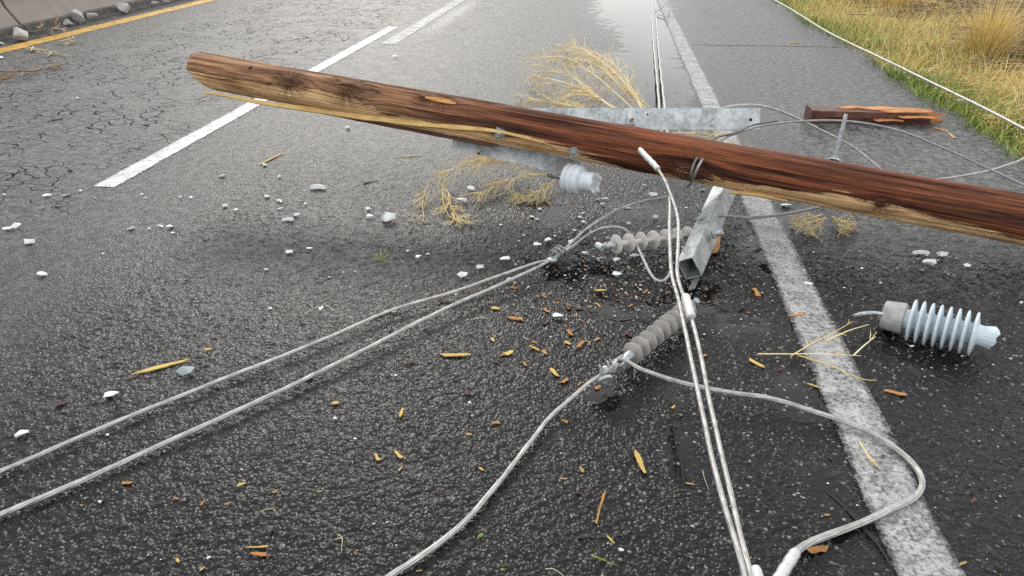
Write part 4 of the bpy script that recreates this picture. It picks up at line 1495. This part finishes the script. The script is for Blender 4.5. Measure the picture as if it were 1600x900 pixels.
# ------------------------------------------------------------------ debris
def hull(seed, flat, n=13, sx=1.0):
    r = random.Random(seed)
    b = bmesh.new()
    for _ in range(n):
        v = V((r.gauss(0, 1), r.gauss(0, 1), r.gauss(0, 1))).normalized() * r.uniform(0.75, 1)
        b.verts.new((v.x * 0.5 * sx, v.y * 0.5 * r.uniform(0.5, 0.8), v.z * 0.5 * flat + 0.5 * flat * 0.8))
    bmesh.ops.convex_hull(b, input=b.verts)
    loose = [v for v in b.verts if not v.link_faces]
    bmesh.ops.delete(b, geom=loose, context='VERTS')
    me = bpy.data.meshes.new("porcelain_shard")
    b.to_mesh(me)
    b.free()
    return me


def curved_shard(seed):
    """a slice of a broken shed: bent plate with jagged ends"""
    r = random.Random(seed)
    vs, fs = [], []
    n = 7
    for i in range(n):
        a = -0.6 + 1.2 * i / (n - 1)
        w = 0.12 * (1 - 0.55 * abs(a)) + 0.03 * r.random()
        cx, cy = math.sin(a) * 0.85, (math.cos(a) - 1) * 0.85
        nx_, ny_ = math.sin(a), math.cos(a)
        for (q, z) in ((w, 0.02), (w * 0.8, 0.16), (-w * 0.9, 0.22), (-w, 0.0)):
            vs.append((cx + nx_ * q, cy + ny_ * q, z + 0.02 * r.random()))
    for i in range(n - 1):
        for k in range(4):
            l = (k + 1) % 4
            fs.append((4 * i + k, 4 * i + l, 4 * i + 4 + l, 4 * i + 4 + k))
    fs += [(3, 2, 1, 0), tuple(range(4 * n - 4, 4 * n))]
    me = bpy.data.meshes.new("porcelain_shard")
    me.from_pydata(vs, [], fs)
    return me


CH = [hull(s, f) for s, f in ((1, .55), (2, .45), (3, .6), (4, .4), (5, .5), (6, .35), (8, .5), (9, .3))]
CU = [curved_shard(s) for s in (1, 2, 3)]
for me in CH + CU:
    me.materials.append(M['shard'])
    me.validate()
CHG = []
for me in CH[:3] + CU[:1]:
    m2 = me.copy()
    m2.materials.clear()
    m2.materials.append(M['shardgrey'])
    CHG.append(m2)
rs = random.Random(21)


def drop(name, me, x, y, wpx, label, cat, group=None, ang=None, sq=None, tilt=0.0):
    p = at(x, y)
    s = wpx / ppm(y)
    o = bpy.data.objects.new(name, me)
    COL.objects.link(o)
    o.location = (p.x, p.y, 0.001)
    o.scale = (s, s * (sq or rs.uniform(0.85, 1.2)), s * rs.uniform(0.8, 1.1))
    o.rotation_euler = (rs.uniform(-.12, .12) + tilt, rs.uniform(-.12, .12), rs.uniform(-0.5, 0.5) if ang is None else ang)
    return tag(o, label, cat, group)


# larger pieces one can point at: x, y, width px, kind (h chunk, c curved, g grey), angle, label
BIG = [
    (46, 381, 21, 'h', .2, "flat white shard below the pair of shards at the left edge"),
    (12, 359, 18, 'h', .2, "left of two touching white shards near the left edge"),
    (27, 357, 16, 'h', .8, "right of two touching white shards near the left edge"),
    (68, 432, 22, 'h', -.2, "lone pointed white shard at left, below the other left-edge shards"),
    (75, 308, 15, 'h', .3, "left of two white chips just left of the dash's lower tip"),
    (102, 306, 13, 'h', .6, "right of two white chips just left of the dash's lower tip"),
    (204, 358, 14, 'h', .6, "single roundish white shard below the dash's lower end"),
    (252, 354, 17, 'c', -.4, "left half of a long broken white shard below the dash"),
    (268, 356, 17, 'h', .2, "right half of a long broken white shard below the dash"),
    (346, 276, 15, 'h', .2, "thin white shard right of the dash, higher than its neighbours"),
    (352, 323, 11, 'h', .1, "small white block right of and below the dash"),
    (369, 330, 10, 'h', 1.2, "narrow upright white chip right of the small white block"),
    (498, 294, 36, 'c', .05, "long bar-like white shard in the middle of the lane"),
    (438, 315, 20, 'c', -.6, "curved white shard above the long flat one, left of centre lane"),
    (437, 327, 12, 'h', .8, "small white wedge just under the curved white shard"),
    (451, 344, 27, 'c', -.1, "long flat white shard at the bottom of its little cluster"),
    (463, 337, 12, 'h', .3, "dark-sided white chip touching the long flat shard"),
    (479, 320, 10, 'h', .3, "small white chip right of the curved white shard"),
    (418, 308, 11, 'h', .1, "small white chip left of the curved white shard"),
    (414, 259, 11, 'h', -.3, "white chip beside the brown stick left of the pole's middle"),
    (575, 328, 10, 'h', 0, "upper of two small white cubes left of the big oval shard"),
    (578, 340, 13, 'h', 0, "lower of two small white cubes left of the big oval shard"),
    (607, 345, 27, 'h', .25, "big oval white shard in the middle of the lane"),
    (606, 335, 12, 'h', 0, "thin white flake lying behind the big oval shard"),
    (738, 297, 19, 'h', -.4, "white shard among the weed stems below the pole"),
    (722, 316, 17, 'h', .1, "flat white shard just below the drooping weed"),
    (654, 404, 13, 'h', .9, "white cube-like shard right of the green sprig"),
    (638, 393, 8, 'h', .9, "small white chip between the green sprig and the cube-like shard"),
    (452, 396, 16, 'h', 0, "boxy white shard left of the green sprig, larger of two"),
    (483, 389, 11, 'h', 0, "boxy white shard left of the green sprig, smaller of two"),
    (790, 407, 16, 'h', .3, "heart-like white shard above the left conductors"),
    (749, 420, 15, 'h', .2, "white shard between the heart-like one and the conductors"),
    (723, 433, 18, 'h', .3, "long white shard nearest the upper left conductor"),
    (797, 441, 14, 'h', .2, "white shard between the two left conductors"),
    (860, 378, 21, 'h', .1, "flat white shard left of the clamp"),
    (839, 385, 15, 'h', .1, "smaller flat shard left of the clamp, beside the flat one"),
    (893, 379, 17, 'h', .8, "white shard standing behind the clamp"),
    (964, 429, 18, 'h', .4, "bright four-sided white shard below the wide-shed insulator"),
    (965, 408, 19, 'h', .6, "greyish shard under the wide-shed insulator"),
    (990, 401, 20, 'g', 0, "long grey shard under the middle of the wide-shed insulator"),
    (913, 396, 11, 'h', 0, "small white shard right of the clamp"),
    (934, 405, 13, 'g', -.5, "grey shard between the clamp and the wide-shed insulator"),
    (1020, 307, 15, 'h', .2, "white shard just below the pole left of the crossarm"),
    (871, 497, 19, 'h', -.1, "lone oval white shard left of the tight-shed insulator"),
    (1438, 396, 34, 'c', -.1, "long white sliver of porcelain on the shoulder below the pole"),
    (1470, 400, 19, 'h', -.2, "flat white chip right of the long white sliver on the shoulder"),
    (1452, 414, 21, 'h', .1, "pale gritty shard below the long white sliver on the shoulder"),
    (1510, 417, 12, 'h', 0, "small grey white chip on the shoulder nearest the right edge"),
    (1226, 322, 20, 'h', .1, "white shard on the edge line right below the pole"),
    (1262, 445, 15, 'h', -.3, "white chip at the right border of the edge line"),
    (177, 618, 27, 'h', .6, "pale block-like shard left of the grey oval one, lower left"),
    (291, 585, 30, 'g', .5, "grey oval shard below the yellow splinter at left"),
    (41, 680, 32, 'h', .5, "large white shard near the left edge above the conductors"),
    (502, 484, 11, 'h', 1.2, "small white shard held in the pale forked twig"),
    (615, 488, 10, 'h', 0, "small white chip between the two left conductors at mid length"),
    (328, 872, 12, 'h', .8, "white pebble near the bottom left"),
    (970, 861, 10, 'h', 0, "white pebble near the bottom centre"),
    (1368, 193, 10, 'h', -.2, "small white shard just below the broken timber"),
    (1502, 160, 14, 'h', 0, "white chip at the grass edge right of the timber"),
    (618, 90, 10, 'h', 0, "white block on the lane above the pole, right of the dash"),
    (545, 202, 14, 'h', 0, "white block just below the pole at left"),
    (2, 92, 10, 'h', 0, "white flake at the left edge below the yellow line"),
    (4, 70, 12, 'h', 0, "white flake at the left edge on the yellow line"),
]
for x, y, w, kd, an, lb in BIG:
    me = rs.choice(CU) if kd == 'c' else rs.choice(CHG[:3]) if kd == 'g' else rs.choice(CH)
    drop("porcelain_shard", me, x, y, w * (0.70 if kd == 'c' else 1.15), lb, "shard", "pieces of broken white porcelain", an)
# small ones, by neighbourhood
SMALL = {
    "tiny white porcelain chip on the cracked lane at left": [(7, 305, 9), (126, 299, 7), (66, 326, 7), (149, 310, 6), (162, 397, 6), (197, 419, 5), (233, 358, 8), (222, 305, 6), (227, 310, 7), (121, 155, 8)],
    "tiny white porcelain chip on the lane between dash and weeds": [(282, 309, 8), (299, 310, 9), (270, 365, 7), (436, 277, 7), (627, 251, 7), (668, 398, 8), (630, 410, 5), (416, 422, 9), (537, 426, 5), (515, 434, 5), (707, 266, 5), (700, 378, 5), (782, 352, 9), (781, 382, 5), (555, 425, 5), (635, 448, 6)],
    "tiny white porcelain chip in the wet rubble under the pole and crossarm": [(832, 340, 11), (839, 344, 8), (843, 328, 9), (907, 340, 11), (911, 334, 9), (911, 348, 8), (934, 312, 12), (946, 312, 10), (941, 320, 12), (961, 328, 11), (981, 326, 9), (1024, 341, 11), (1072, 326, 8), (982, 350, 10), (898, 361, 7), (867, 370, 7), (818, 368, 6), (1140, 310, 11), (1098, 297, 9), (1007, 290, 7), (945, 365, 6), (912, 436, 7), (898, 439, 7), (883, 431, 6), (825, 449, 7), (804, 442, 6), (855, 430, 6), (1015, 425, 6)],
    "tiny white porcelain chip on the dark asphalt in the lower half": [(423, 483, 8), (712, 461, 6), (619, 587, 8), (524, 655, 8), (555, 687, 7), (734, 630, 6), (1100, 523, 6), (157, 785, 9), (169, 680, 8), (737, 650, 5), (378, 734, 5), (605, 817, 5), (584, 819, 5), (619, 853, 5), (1293, 756, 5), (1339, 790, 5), (1346, 420, 6), (1319, 451, 6), (1595, 474, 8), (1424, 542, 9), (1503, 557, 8), (1562, 776, 5), (252, 875, 5)],
}
ANCHOR = {"white dash's lower tip": (165, 293), "green sprig": (596, 402), "big oval white shard": (607, 345), "clamp on the left conductors": (872, 396), "grey pin insulator": (905, 285), "crossarm's open end": (1075, 420),
          "wide-shed insulator": (1010, 378), "near end of the tight-shed insulator": (985, 555), "thick yellow splinter": (712, 555), "slender orange stick": (937, 796), "pale blue insulator": (1470, 515), "bottom cable sleeve": (1228, 885),
          "grey oval shard": (291, 585), "long yellow splinter": (254, 573), "large white shard at the left edge": (41, 680), "orange chip under a yellow sliver": (402, 862), "green leaf": (751, 837), "pair of yellow slivers": (605, 712),
          "stout yellow splinter": (1000, 721), "forked golden sprig": (1270, 553), "lone oval shard": (871, 497), "small sprig inside the loop": (1360, 712)}
ORD = ["closest", "second closest", "third closest", "fourth closest", "fifth closest", "sixth closest", "seventh closest", "eighth closest", "ninth closest", "tenth closest", "eleventh closest", "twelfth closest"]
TINY = []


def sector(q, c):
    dx, dy = q[0] - c[0], (q[1] - c[1]) * 1.3
    return ("right of" if dx > 0 else "left of") if abs(dx) > abs(dy) else ("below" if dy > 0 else "above")


def label_tiny():
    """tell the tiny chips apart by the nearest thing one can find"""
    used = set()
    for o, kind, x, y in TINY:
        for nm, c in sorted(ANCHOR.items(), key=lambda t: math.hypot(t[1][0] - x, t[1][1] - y)):
            sec = sector((x, y), c)
            d = math.hypot(c[0] - x, c[1] - y)
            rank = sum(1 for _, k2, a, b in TINY if k2 == kind and sector((a, b), c) == sec and math.hypot(c[0] - a, c[1] - b) < d)
            if rank < len(ORD):
                lb = f"tiny {kind}, {ORD[rank]} {sec} the {nm}"
                if lb not in used:
                    used.add(lb)
                    o["label"] = lb
                    break


for lb, L in SMALL.items():
    for x, y, w in L:
        TINY.append((drop("porcelain_chip", rs.choice(CH), x, y, w, lb, "chip", "tiny white porcelain chips"), "white porcelain chip", x, y))


def splinter_mesh(seed, mat):
    r = random.Random(seed)
    n = 5
    vs, fs = [], []
    for i in range(n):
        f = i / (n - 1)
        w = 0.5 * r.uniform(0.6, 1.1)
        if i in (0, n - 1):
            w *= r.choice((0.35, 0.9, 1.0))
        b = r.uniform(-0.1, 0.1)
        for (a, z) in ((w + b, 0.0), (w * 0.8 + b, 0.45), (-w * 0.9 + b, 0.55), (-w + b, 0.0)):
            vs.append((f - 0.5 + r.uniform(-.10, .10), a, z + r.uniform(0, .15)))
    for i in range(n - 1):
        for k in range(4):
            l = (k + 1) % 4
            fs.append((4 * i + k, 4 * i + l, 4 * i + 4 + l, 4 * i + 4 + k))
    fs += [(3, 2, 1, 0), tuple(range(4 * n - 4, 4 * n))]
    me = bpy.data.meshes.new("wood_splinter")
    me.from_pydata(vs, [], fs)
    me.materials.append(M[mat])
    return me


SM = {c: [splinter_mesh(31 * i + k, c) for i in range(4)] for k, c in enumerate(('orange', 'yellowchip', 'brownchip', 'split', 'redwood'))}


def splinter(x, y, length, width, ang, c, label, group="wood splinters on the asphalt", name="wood_splinter"):
    """length and width in photo pixels; ang: direction in the picture, degrees, up positive"""
    a = math.radians(ang)
    p0, p1 = at(x - math.cos(a) * length / 2, y + math.sin(a) * length / 2), at(x + math.cos(a) * length / 2, y - math.sin(a) * length / 2)
    d = p1 - p0
    o = bpy.data.objects.new(name, rs.choice(SM[c]))
    COL.objects.link(o)
    p = at(x, y)
    wd = width / ppm(y)
    o.location = (p.x, p.y, 0.001)
    o.scale = (d.length, wd, min(wd * 0.30, 0.010))
    o.rotation_euler = (rs.uniform(-.1, .1), rs.uniform(-.03, .03), math.atan2(d.y, d.x))
    return tag(o, label, "splinter", group)


BIGS = [
    (254, 573, 78, 9, 15, 'yellowchip', "long yellow splinter at left above the conductors"),
    (185, 567, 18, 5, 5, 'brownchip', "brown chip left of the long yellow splinter"),
    (95, 632, 20, 8, 20, 'brownchip', "brown bark flake at left, above the upper left conductor"),
    (208, 590, 22, 4, 20, 'brownchip', "thin dark sliver trailing below the long yellow splinter"),
    (712, 555, 46, 9, 0, 'yellowchip', "thick yellow splinter in the middle of the dark lane"),
    (1000, 721, 34, 9, -70, 'yellowchip', "short stout yellow splinter near the bottom centre"),
    (937, 796, 54, 5, 75, 'orange', "slender orange stick standing steeply in view, bottom centre"),
    (954, 843, 15, 4, -50, 'yellowchip', "small yellow splinter below the slender orange stick"),
    (404, 866, 26, 10, -5, 'orange', "orange chip under a thin yellow sliver, lower left"),
    (400, 855, 34, 4, 4, 'yellowchip', "thin yellow sliver above an orange chip, lower left"),
    (1278, 859, 30, 13, 12, 'orange', "broad orange chip beside the bottom cable sleeve"),
    (199, 755, 16, 6, 5, 'orange', "small orange chip below the lower left conductor"),
    (1398, 614, 32, 8, -12, 'orange', "orange splinter right of the edge line below the blue insulator"),
    (1272, 603, 24, 5, -15, 'yellowchip', "yellow splinter at the left border of the edge line"),
    (1244, 493, 25, 9, 10, 'orange', "orange chip on the edge line left of the blue insulator"),
    (1182, 568, 27, 7, -30, 'yellowchip', "yellow splinter under the left tip of the forked sprig"),
    (1182, 457, 14, 10, -60, 'orange', "orange chip right of the crossarm's open end"),
    (805, 498, 24, 10, -8, 'orange', "orange and yellow chip below the lower left conductor's bend"),
    (774, 482, 12, 8, -10, 'yellowchip', "yellow chip left of the orange chip near the conductor bend"),
    (795, 552, 14, 10, 20, 'yellowchip', "yellow chip right of the thick yellow splinter"),
    (866, 582, 15, 8, -55, 'yellowchip', "yellow chip left of the insulator eye clamp"),
    (835, 544, 15, 5, -25, 'split', "pale sliver left of the tight-shed insulator"),
    (938, 454, 17, 6, 0, 'yellowchip', "yellow chip straight below the wide-shed insulator"),
    (905, 483, 12, 7, 0, 'brownchip', "red brown chip right of the lone oval shard"),
    (627, 645, 14, 6, 70, 'yellowchip', "small yellow chip in the left of the dark lane"),
    (589, 714, 12, 6, -60, 'yellowchip', "left of a pair of yellow slivers, lower middle"),
    (622, 710, 15, 6, -45, 'yellowchip', "right of a pair of yellow slivers, lower middle"),
    (774, 661, 13, 7, 5, 'orange', "small orange chip left of the curving conductor"),
    (377, 757, 13, 6, 15, 'yellowchip', "small yellow leaf-like chip at lower left"),
    (483, 592, 13, 9, 10, 'redwood', "dark red chip against the lower left conductor"),
    (730, 616, 12, 7, 0, 'redwood', "dark red chip in the middle of the dark lane"),
    (640, 568, 16, 6, 10, 'redwood', "dark red flake left of the thick yellow splinter"),
    (423, 249, 34, 6, 28, 'split', "brown stick on the lane left of the pole's middle"),
    (605, 488, 42, 5, 22, 'split', "tan stick lying under the upper left conductor"),
    (702, 472, 28, 6, -5, 'brownchip', "brown stick under the lower left conductor"),
    (637, 245, 40, 3, 4, 'split', "thin straw-coloured sliver above the small white shards"),
    (1122, 372, 46, 9, 80, 'orange', "orange brown wooden peg beside the square crossarm"),
    (1470, 203, 22, 7, -15, 'orange', "orange chip below the torn end of the timber"),
    (1487, 212, 12, 4, -40, 'split', "small pale chip right of the orange chip by the timber"),
    (1240, 67, 14, 5, 0, 'split', "small tan chip on the far shoulder near the grass"),
    (575, 285, 15, 5, 12, 'brownchip', "dark bar-like chip in the middle of the lane"),
    (90, 187, 18, 8, 5, 'brownchip', "dark brown scrap on the cracked lane at left"),
    (524, 630, 10, 8, 0, 'yellowchip', "tiny yellow chip under the lower left conductor"),
    (325, 546, 9, 7, 0, 'yellowchip', "tiny yellow chip right of the long yellow splinter"),
]
for b in BIGS:
    splinter(*b)
SMS = {
    "tiny wood chip between the conductors and the tight-shed insulator": [(835, 535, 8, 5, 'orange'), (851, 551, 8, 6, 'orange'), (883, 595, 11, 6, 'orange'), (887, 536, 10, 6, 'yellowchip'), (890, 520, 10, 6, 'orange'), (907, 538, 12, 6, 'orange'), (932, 531, 10, 6, 'orange'), (890, 480, 11, 7, 'brownchip'), (850, 463, 8, 5, 'orange'), (853, 485, 9, 5, 'orange'), (853, 505, 8, 5, 'brownchip'), (922, 485, 10, 4, 'brownchip'), (770, 531, 7, 5, 'yellowchip'), (774, 566, 9, 5, 'brownchip'), (785, 555, 8, 5, 'orange'), (820, 569, 7, 4, 'orange'), (803, 450, 8, 5, 'orange'), (975, 500, 16, 5, 'redwood'), (980, 522, 14, 6, 'redwood'), (935, 477, 9, 4, 'split'), (965, 470, 9, 4, 'brownchip'), (985, 478, 8, 4, 'orange'), (934, 606, 9, 8, 'orange'), (905, 600, 8, 4, 'orange'), (1008, 456, 10, 4, 'orange'), (995, 447, 9, 4, 'brownchip')],
    "tiny wood chip on the dark asphalt near the bottom": [(275, 779, 8, 6, 'orange'), (316, 787, 8, 6, 'orange'), (278, 876, 7, 5, 'yellowchip'), (316, 889, 9, 4, 'yellowchip'), (555, 864, 5, 3, 'orange'), (733, 679, 9, 6, 'split'), (752, 733, 8, 4, 'yellowchip'), (625, 733, 9, 3, 'yellowchip'), (683, 769, 9, 5, 'brownchip'), (882, 658, 11, 7, 'orange'), (909, 734, 9, 5, 'split'), (905, 771, 10, 3, 'brownchip'), (1078, 756, 12, 4, 'split'), (880, 748, 8, 3, 'split'), (1292, 805, 8, 5, 'orange'), (1298, 717, 8, 3, 'brownchip'), (1219, 578, 8, 4, 'redwood'), (1100, 556, 7, 5, 'orange'), (1052, 636, 7, 4, 'yellowchip'), (1520, 783, 11, 6, 'brownchip'), (1503, 881, 12, 4, 'split'), (1403, 728, 10, 4, 'split'), (430, 768, 10, 3, 'yellowchip'), (499, 768, 8, 3, 'yellowchip'), (655, 892, 9, 3, 'split'), (1140, 620, 8, 4, 'redwood'), (355, 787, 10, 3, 'split')],
}
for lb, L in SMS.items():
    for x, y, a, b, c in L:
        kind = {'orange': "orange wood chip", 'yellowchip': "yellow wood chip", 'brownchip': "brown wood chip", 'split': "tan wood chip", 'redwood': "dark red wood chip"}[c]
        TINY.append((splinter(x, y, a, b, rs.uniform(-60, 60), c, lb, "tiny wood chips", "wood_chip"), kind, x, y))
label_tiny()

# a green leaf near the bottom
lf = at(751, 837, 0.004)
vs = [(-.5, 0, 0.05), (-.2, .18, 0.12), (.2, .17, 0.16), (.5, 0, 0.08), (.2, -.2, 0.1), (-.2, -.2, 0.08), (0, 0, 0.02)]
o = MB().add(vs, [(0, 6, 1), (1, 6, 2), (2, 6, 3), (3, 6, 4), (4, 6, 5), (5, 6, 0)]).build("leaf", M['leaf'], None, True)
o.location, o.scale, o.rotation_euler = lf, (0.022, 0.022, 0.022), (0, 0, 0.8)
md = o.modifiers.new("thickness", 'SOLIDIFY')
md.thickness = 0.03
tag(o, "small green leaf on dark asphalt left of the curving conductor", "leaf")

# rubble lumps at the barrier foot
for x, y, w, lb in ((124, 29, 22, "large grey rubble lump at the barrier foot, nearest the twigs"), (193, 14, 20, "grey rubble lump at the barrier foot, second from the twigs"), (240, 5, 12, "small grey rubble lump at the barrier foot, left of two by the top edge"),
                    (260, 2, 10, "small grey rubble lump at the barrier foot, right of two by the top edge"), (108, 36, 14, "flat crumb of rubble just left of the large lump"), (145, 27, 14, "crumb of rubble just right of the large lump"),
                    (35, 56, 22, "pale grey rubble lump at the barrier foot near the left edge"), (170, 20, 10, "small crumb of rubble between the two big lumps")):
    me = hull(int(x) + 40, 0.75, 22)
    me.name = "rubble_lump"
    me.materials.append(M['rubble'])
    drop("rubble_lump", me, x, y + w * 0.35, w * 1.45, lb, "rubble", "rubble along the barrier foot")


# ------------------------------------------------------------------ grit (uncountable)
def grit():
    vs, fs = [], []
    r = random.Random(5)

    def bit(x, y, s):
        a = r.uniform(0, 6.28)
        n = len(vs)
        ca, sa = math.cos(a), math.sin(a)
        e = r.uniform(0.45, 1.0)
        for (px, py, pz) in ((1, 0, .1), (0.2, e, .1), (-1, .2, .1), (-.1, -e, .1), (.1 * e, .1, .9), (0, 0, -.3)):
            px *= r.uniform(.7, 1.2)
            py *= r.uniform(.7, 1.2)
            vs.append((x + (px * ca - py * sa) * s, y + (px * sa + py * ca) * s, 0.002 + pz * s * 0.9))
        for k in range(4):
            l = (k + 1) % 4
            fs.append((n + k, n + l, n + 4))
    for (cx, cy, sx, sy, cnt) in ((905, 350, 40, 35, 140), (950, 410, 90, 40, 330), (870, 460, 110, 50, 260), (1030, 420, 50, 40, 120), (950, 310, 70, 25, 110), (1120, 330, 50, 40, 110), (1010, 470, 80, 40, 160),
                                  (1450, 410, 100, 18, 90), (1350, 350, 60, 25, 50), (1200, 430, 60, 60, 60), (1510, 560, 80, 30, 40)):
        for _ in range(cnt):
            p = at(r.gauss(cx, sx), max(5, r.gauss(cy, sy)))
            bit(p.x, p.y, r.choice((0.0025, 0.0035, 0.004, 0.005, 0.0075)))
    for _ in range(1500):
        p = at(r.uniform(-50, 1650), r.uniform(250, 920))
        bit(p.x, p.y, r.choice((0.0015, 0.002, 0.0025, 0.0035)))
    for _ in range(350):
        p = at(r.uniform(0, 1400), r.uniform(20, 260))
        if -6 < p.x < 2.4:
            bit(p.x, p.y, r.choice((0.003, 0.004, 0.006)))
    tag(MB().add(vs, fs).build("grit", M['grit'], None, False), "fine pale grit and crumbs strewn over the wet asphalt", "grit", kind="stuff")


grit()

# ------------------------------------------------------------------ the verge
def blades(spots, hgt, wid, lean, r, out_v, out_f, segs=3, bend=0.6):
    for (x, y, z, sc_) in spots:
        a = r.uniform(0, 6.283)
        H = hgt * sc_ * r.uniform(0.55, 1.25)
        w = wid * r.uniform(0.7, 1.3)
        la = r.uniform(0, 6.283)
        ln = lean * r.uniform(0.2, 1.3)
        ca, sa = math.cos(a), math.sin(a)
        n = len(out_v)
        for k in range(segs + 1):
            f = k / segs
            off = ln * H * f ** (1 + bend)
            zz = z + H * f * (1 - 0.35 * min(1, ln) * f)
            cx, cy = x + math.cos(la) * off, y + math.sin(la) * off
            ww = w * (1 - f) ** 0.7
            if k < segs:
                out_v.append((cx - ca * ww, cy - sa * ww, zz))
                out_v.append((cx + ca * ww, cy + sa * ww, zz))
            else:
                out_v.append((cx, cy, zz))
        for k in range(segs - 1):
            out_f.append((n + 2 * k, n + 2 * k + 1, n + 2 * k + 3, n + 2 * k + 2))
        out_f.append((n + 2 * segs - 2, n + 2 * segs - 1, n + 2 * segs))


def verge_z(x, y):
    return -0.045 + 0.05 * mnoise.noise((x * 0.9, y * 0.9, 0)) * min(1, (x - 2.5)) + 0.03 * min(1, (x - 2.5) / 2)


def strew(n, x0, x1, y0, y1, dens, r):
    out = []
    while len(out) < n:
        y = r.uniform(y0, y1)
        ex = edge_x(y)
        x = ex + x0 + (x1 - x0) * r.random() ** 1.3
        if r.random() < dens(x - ex, y):
            out.append((x, y, verge_z(x, y) - 0.01, r.uniform(0.7, 1.2)))
    return out


rg = random.Random(11)
patch = lambda x, y, s=0: 0.5 + 0.9 * mnoise.noise((x * 0.9 + s, y * 0.55 + s, s))
gv, gf = [], []
blades(strew(26000, -0.08, 2.4, 2.5, 18, lambda d, y: max(0.04, patch(d, y, 3)) * (1 if d < 0.9 else 0.5), rg), 0.15, 0.004, 0.7, rg, gv, gf)
tag(MB().add(gv, gf).build("green_grass", M['green']), "short green grass along the edge of the shoulder", "grass", kind="stuff")
gv, gf = [], []
blades(strew(38000, 0.0, 5.5, 2.5, 20, lambda d, y: max(0.08, patch(d, y, 8)) * (min(1.0, 0.25 + d) if d < 2.1 else 0.3), rg), 0.22, 0.003, 0.8, rg, gv, gf)
tag(MB().add(gv, gf).build("dry_grass", M['straw']), "dry straw-coloured grass covering the verge", "grass", kind="stuff")
# lush weeds at the asphalt edge
gv, gf = [], []
for (px, py, R, cnt) in ((1440, 128, 0.22, 1300), (1400, 118, 0.10, 400), (1490, 150, 0.22, 900), (1560, 172, 0.30, 1200), (1620, 205, 0.35, 900), (1370, 72, 0.18, 420)):
    c = at(px, py)
    sp_ = []
    for _ in range(cnt):
        a, q = rg.uniform(0, 6.28), R * math.sqrt(rg.random())
        sp_.append((c.x + math.cos(a) * q, c.y + math.sin(a) * q * 1.4, -0.05, 1.0 - 0.5 * q / R))
    blades(sp_, 0.14, 0.006, 1.0, rg, gv, gf)
tag(MB().add(gv, gf).build("leafy_ground_cover", M['lush']), "lush green weeds hugging the asphalt edge right of the timber", "weeds", kind="stuff")


def clump(px, py, hgt, R, cnt, label, mat='straw'):
    c = at(px, py)
    gv, gf = [], []
    for _ in range(cnt):
        a, q = rg.uniform(0, 6.28), R * math.sqrt(rg.random())
        H = hgt * rg.uniform(0.5, 1.1)
        sp_ = V((math.cos(a), math.sin(a), 0))
        out = rg.uniform(0.02, 1.0) ** 1.6 * (0.5 + q / R)
        a += rg.gauss(0, 0.5)
        sp_ = V((math.cos(a), math.sin(a), 0))
        w = rg.uniform(0.0015, 0.0032)
        n = len(gv)
        b = V((c.x, c.y, -0.04)) + sp_ * q
        s = V((-sp_.y, sp_.x, 0)) * w
        for k in range(5):
            f = k / 4
            p = b + sp_ * out * H * f ** 1.7 + V((0, 0, H * f * (1 - 0.2 * out * f)))
            if k < 4:
                gv += [tuple(p - s * (1 - f * .7)), tuple(p + s * (1 - f * .7))]
            else:
                gv.append(tuple(p))
        for k in range(3):
            gf.append((n + 2 * k, n + 2 * k + 1, n + 2 * k + 3, n + 2 * k + 2))
        gf.append((n + 6, n + 7, n + 8))
    tag(MB().add(gv, gf).build("grass_clump", M[mat]), label, "grass clump", "dry bunch grass on the verge")


clump(1538, 92, 0.66, 0.16, 1100, "tall upright clump of dry bunch grass at the upper right corner")
clump(1395, 16, 0.55, 0.22, 700, "dry bunch grass clump at the top edge above the green verge")
clump(1330, 5, 0.45, 0.2, 500, "smaller dry grass clump at the top edge, nearest the road")
clump(1660, 60, 0.6, 0.2, 600, "dry bunch grass clump at the right border behind the tallest clump")
clump(1480, -30, 0.6, 0.25, 600, "dry bunch grass clump behind the brush at the top edge")


def litter(name, regs, mat, label, rad, ln, cat):
    mb = MB()
    for (px, py, sx, sy, cnt, ang) in regs:
        for _ in range(cnt):
            c = at(rg.gauss(px, sx), max(-60, rg.gauss(py, sy)))
            if c.x < edge_x(c.y) + 0.1:
                continue
            a = ang + rg.gauss(0, 0.5)
            L = ln * rg.uniform(0.4, 1.3)
            z = verge_z(c.x, c.y) + rg.uniform(0.01, 0.09)
            d = V((math.cos(a), math.sin(a), rg.gauss(0, 0.08)))
            s = V((rg.gauss(0, .03), rg.gauss(0, .03), rg.gauss(0, .02)))
            p = V((c.x, c.y, z))
            mb.tube([p - d * L / 2, p + s * L * 2, p + d * L / 2], [rad, rad * 0.8, rad * 0.4], 4, cap=False)
    return tag(mb.build(name, M[mat], None, True), label, cat, kind="stuff")


litter("brush_litter", [(1590, 75, 40, 18, 220, 0.0), (1480, 12, 60, 10, 260, 0.1), (1600, 30, 40, 14, 160, -0.2), (1540, -20, 80, 20, 300, 0.2)], 'brush', "brown dead brush stems lying flat at the upper right", 0.007, 0.9, "brush")
litter("straw_litter", [(1560, 130, 50, 20, 420, 0.1), (1450, 70, 60, 20, 360, 0.4), (1600, 170, 30, 20, 260, 0.2), (1300, 20, 50, 14, 220, 0.8)], 'straw', "loose flattened straw over the verge", 0.0022, 0.28, "straw")
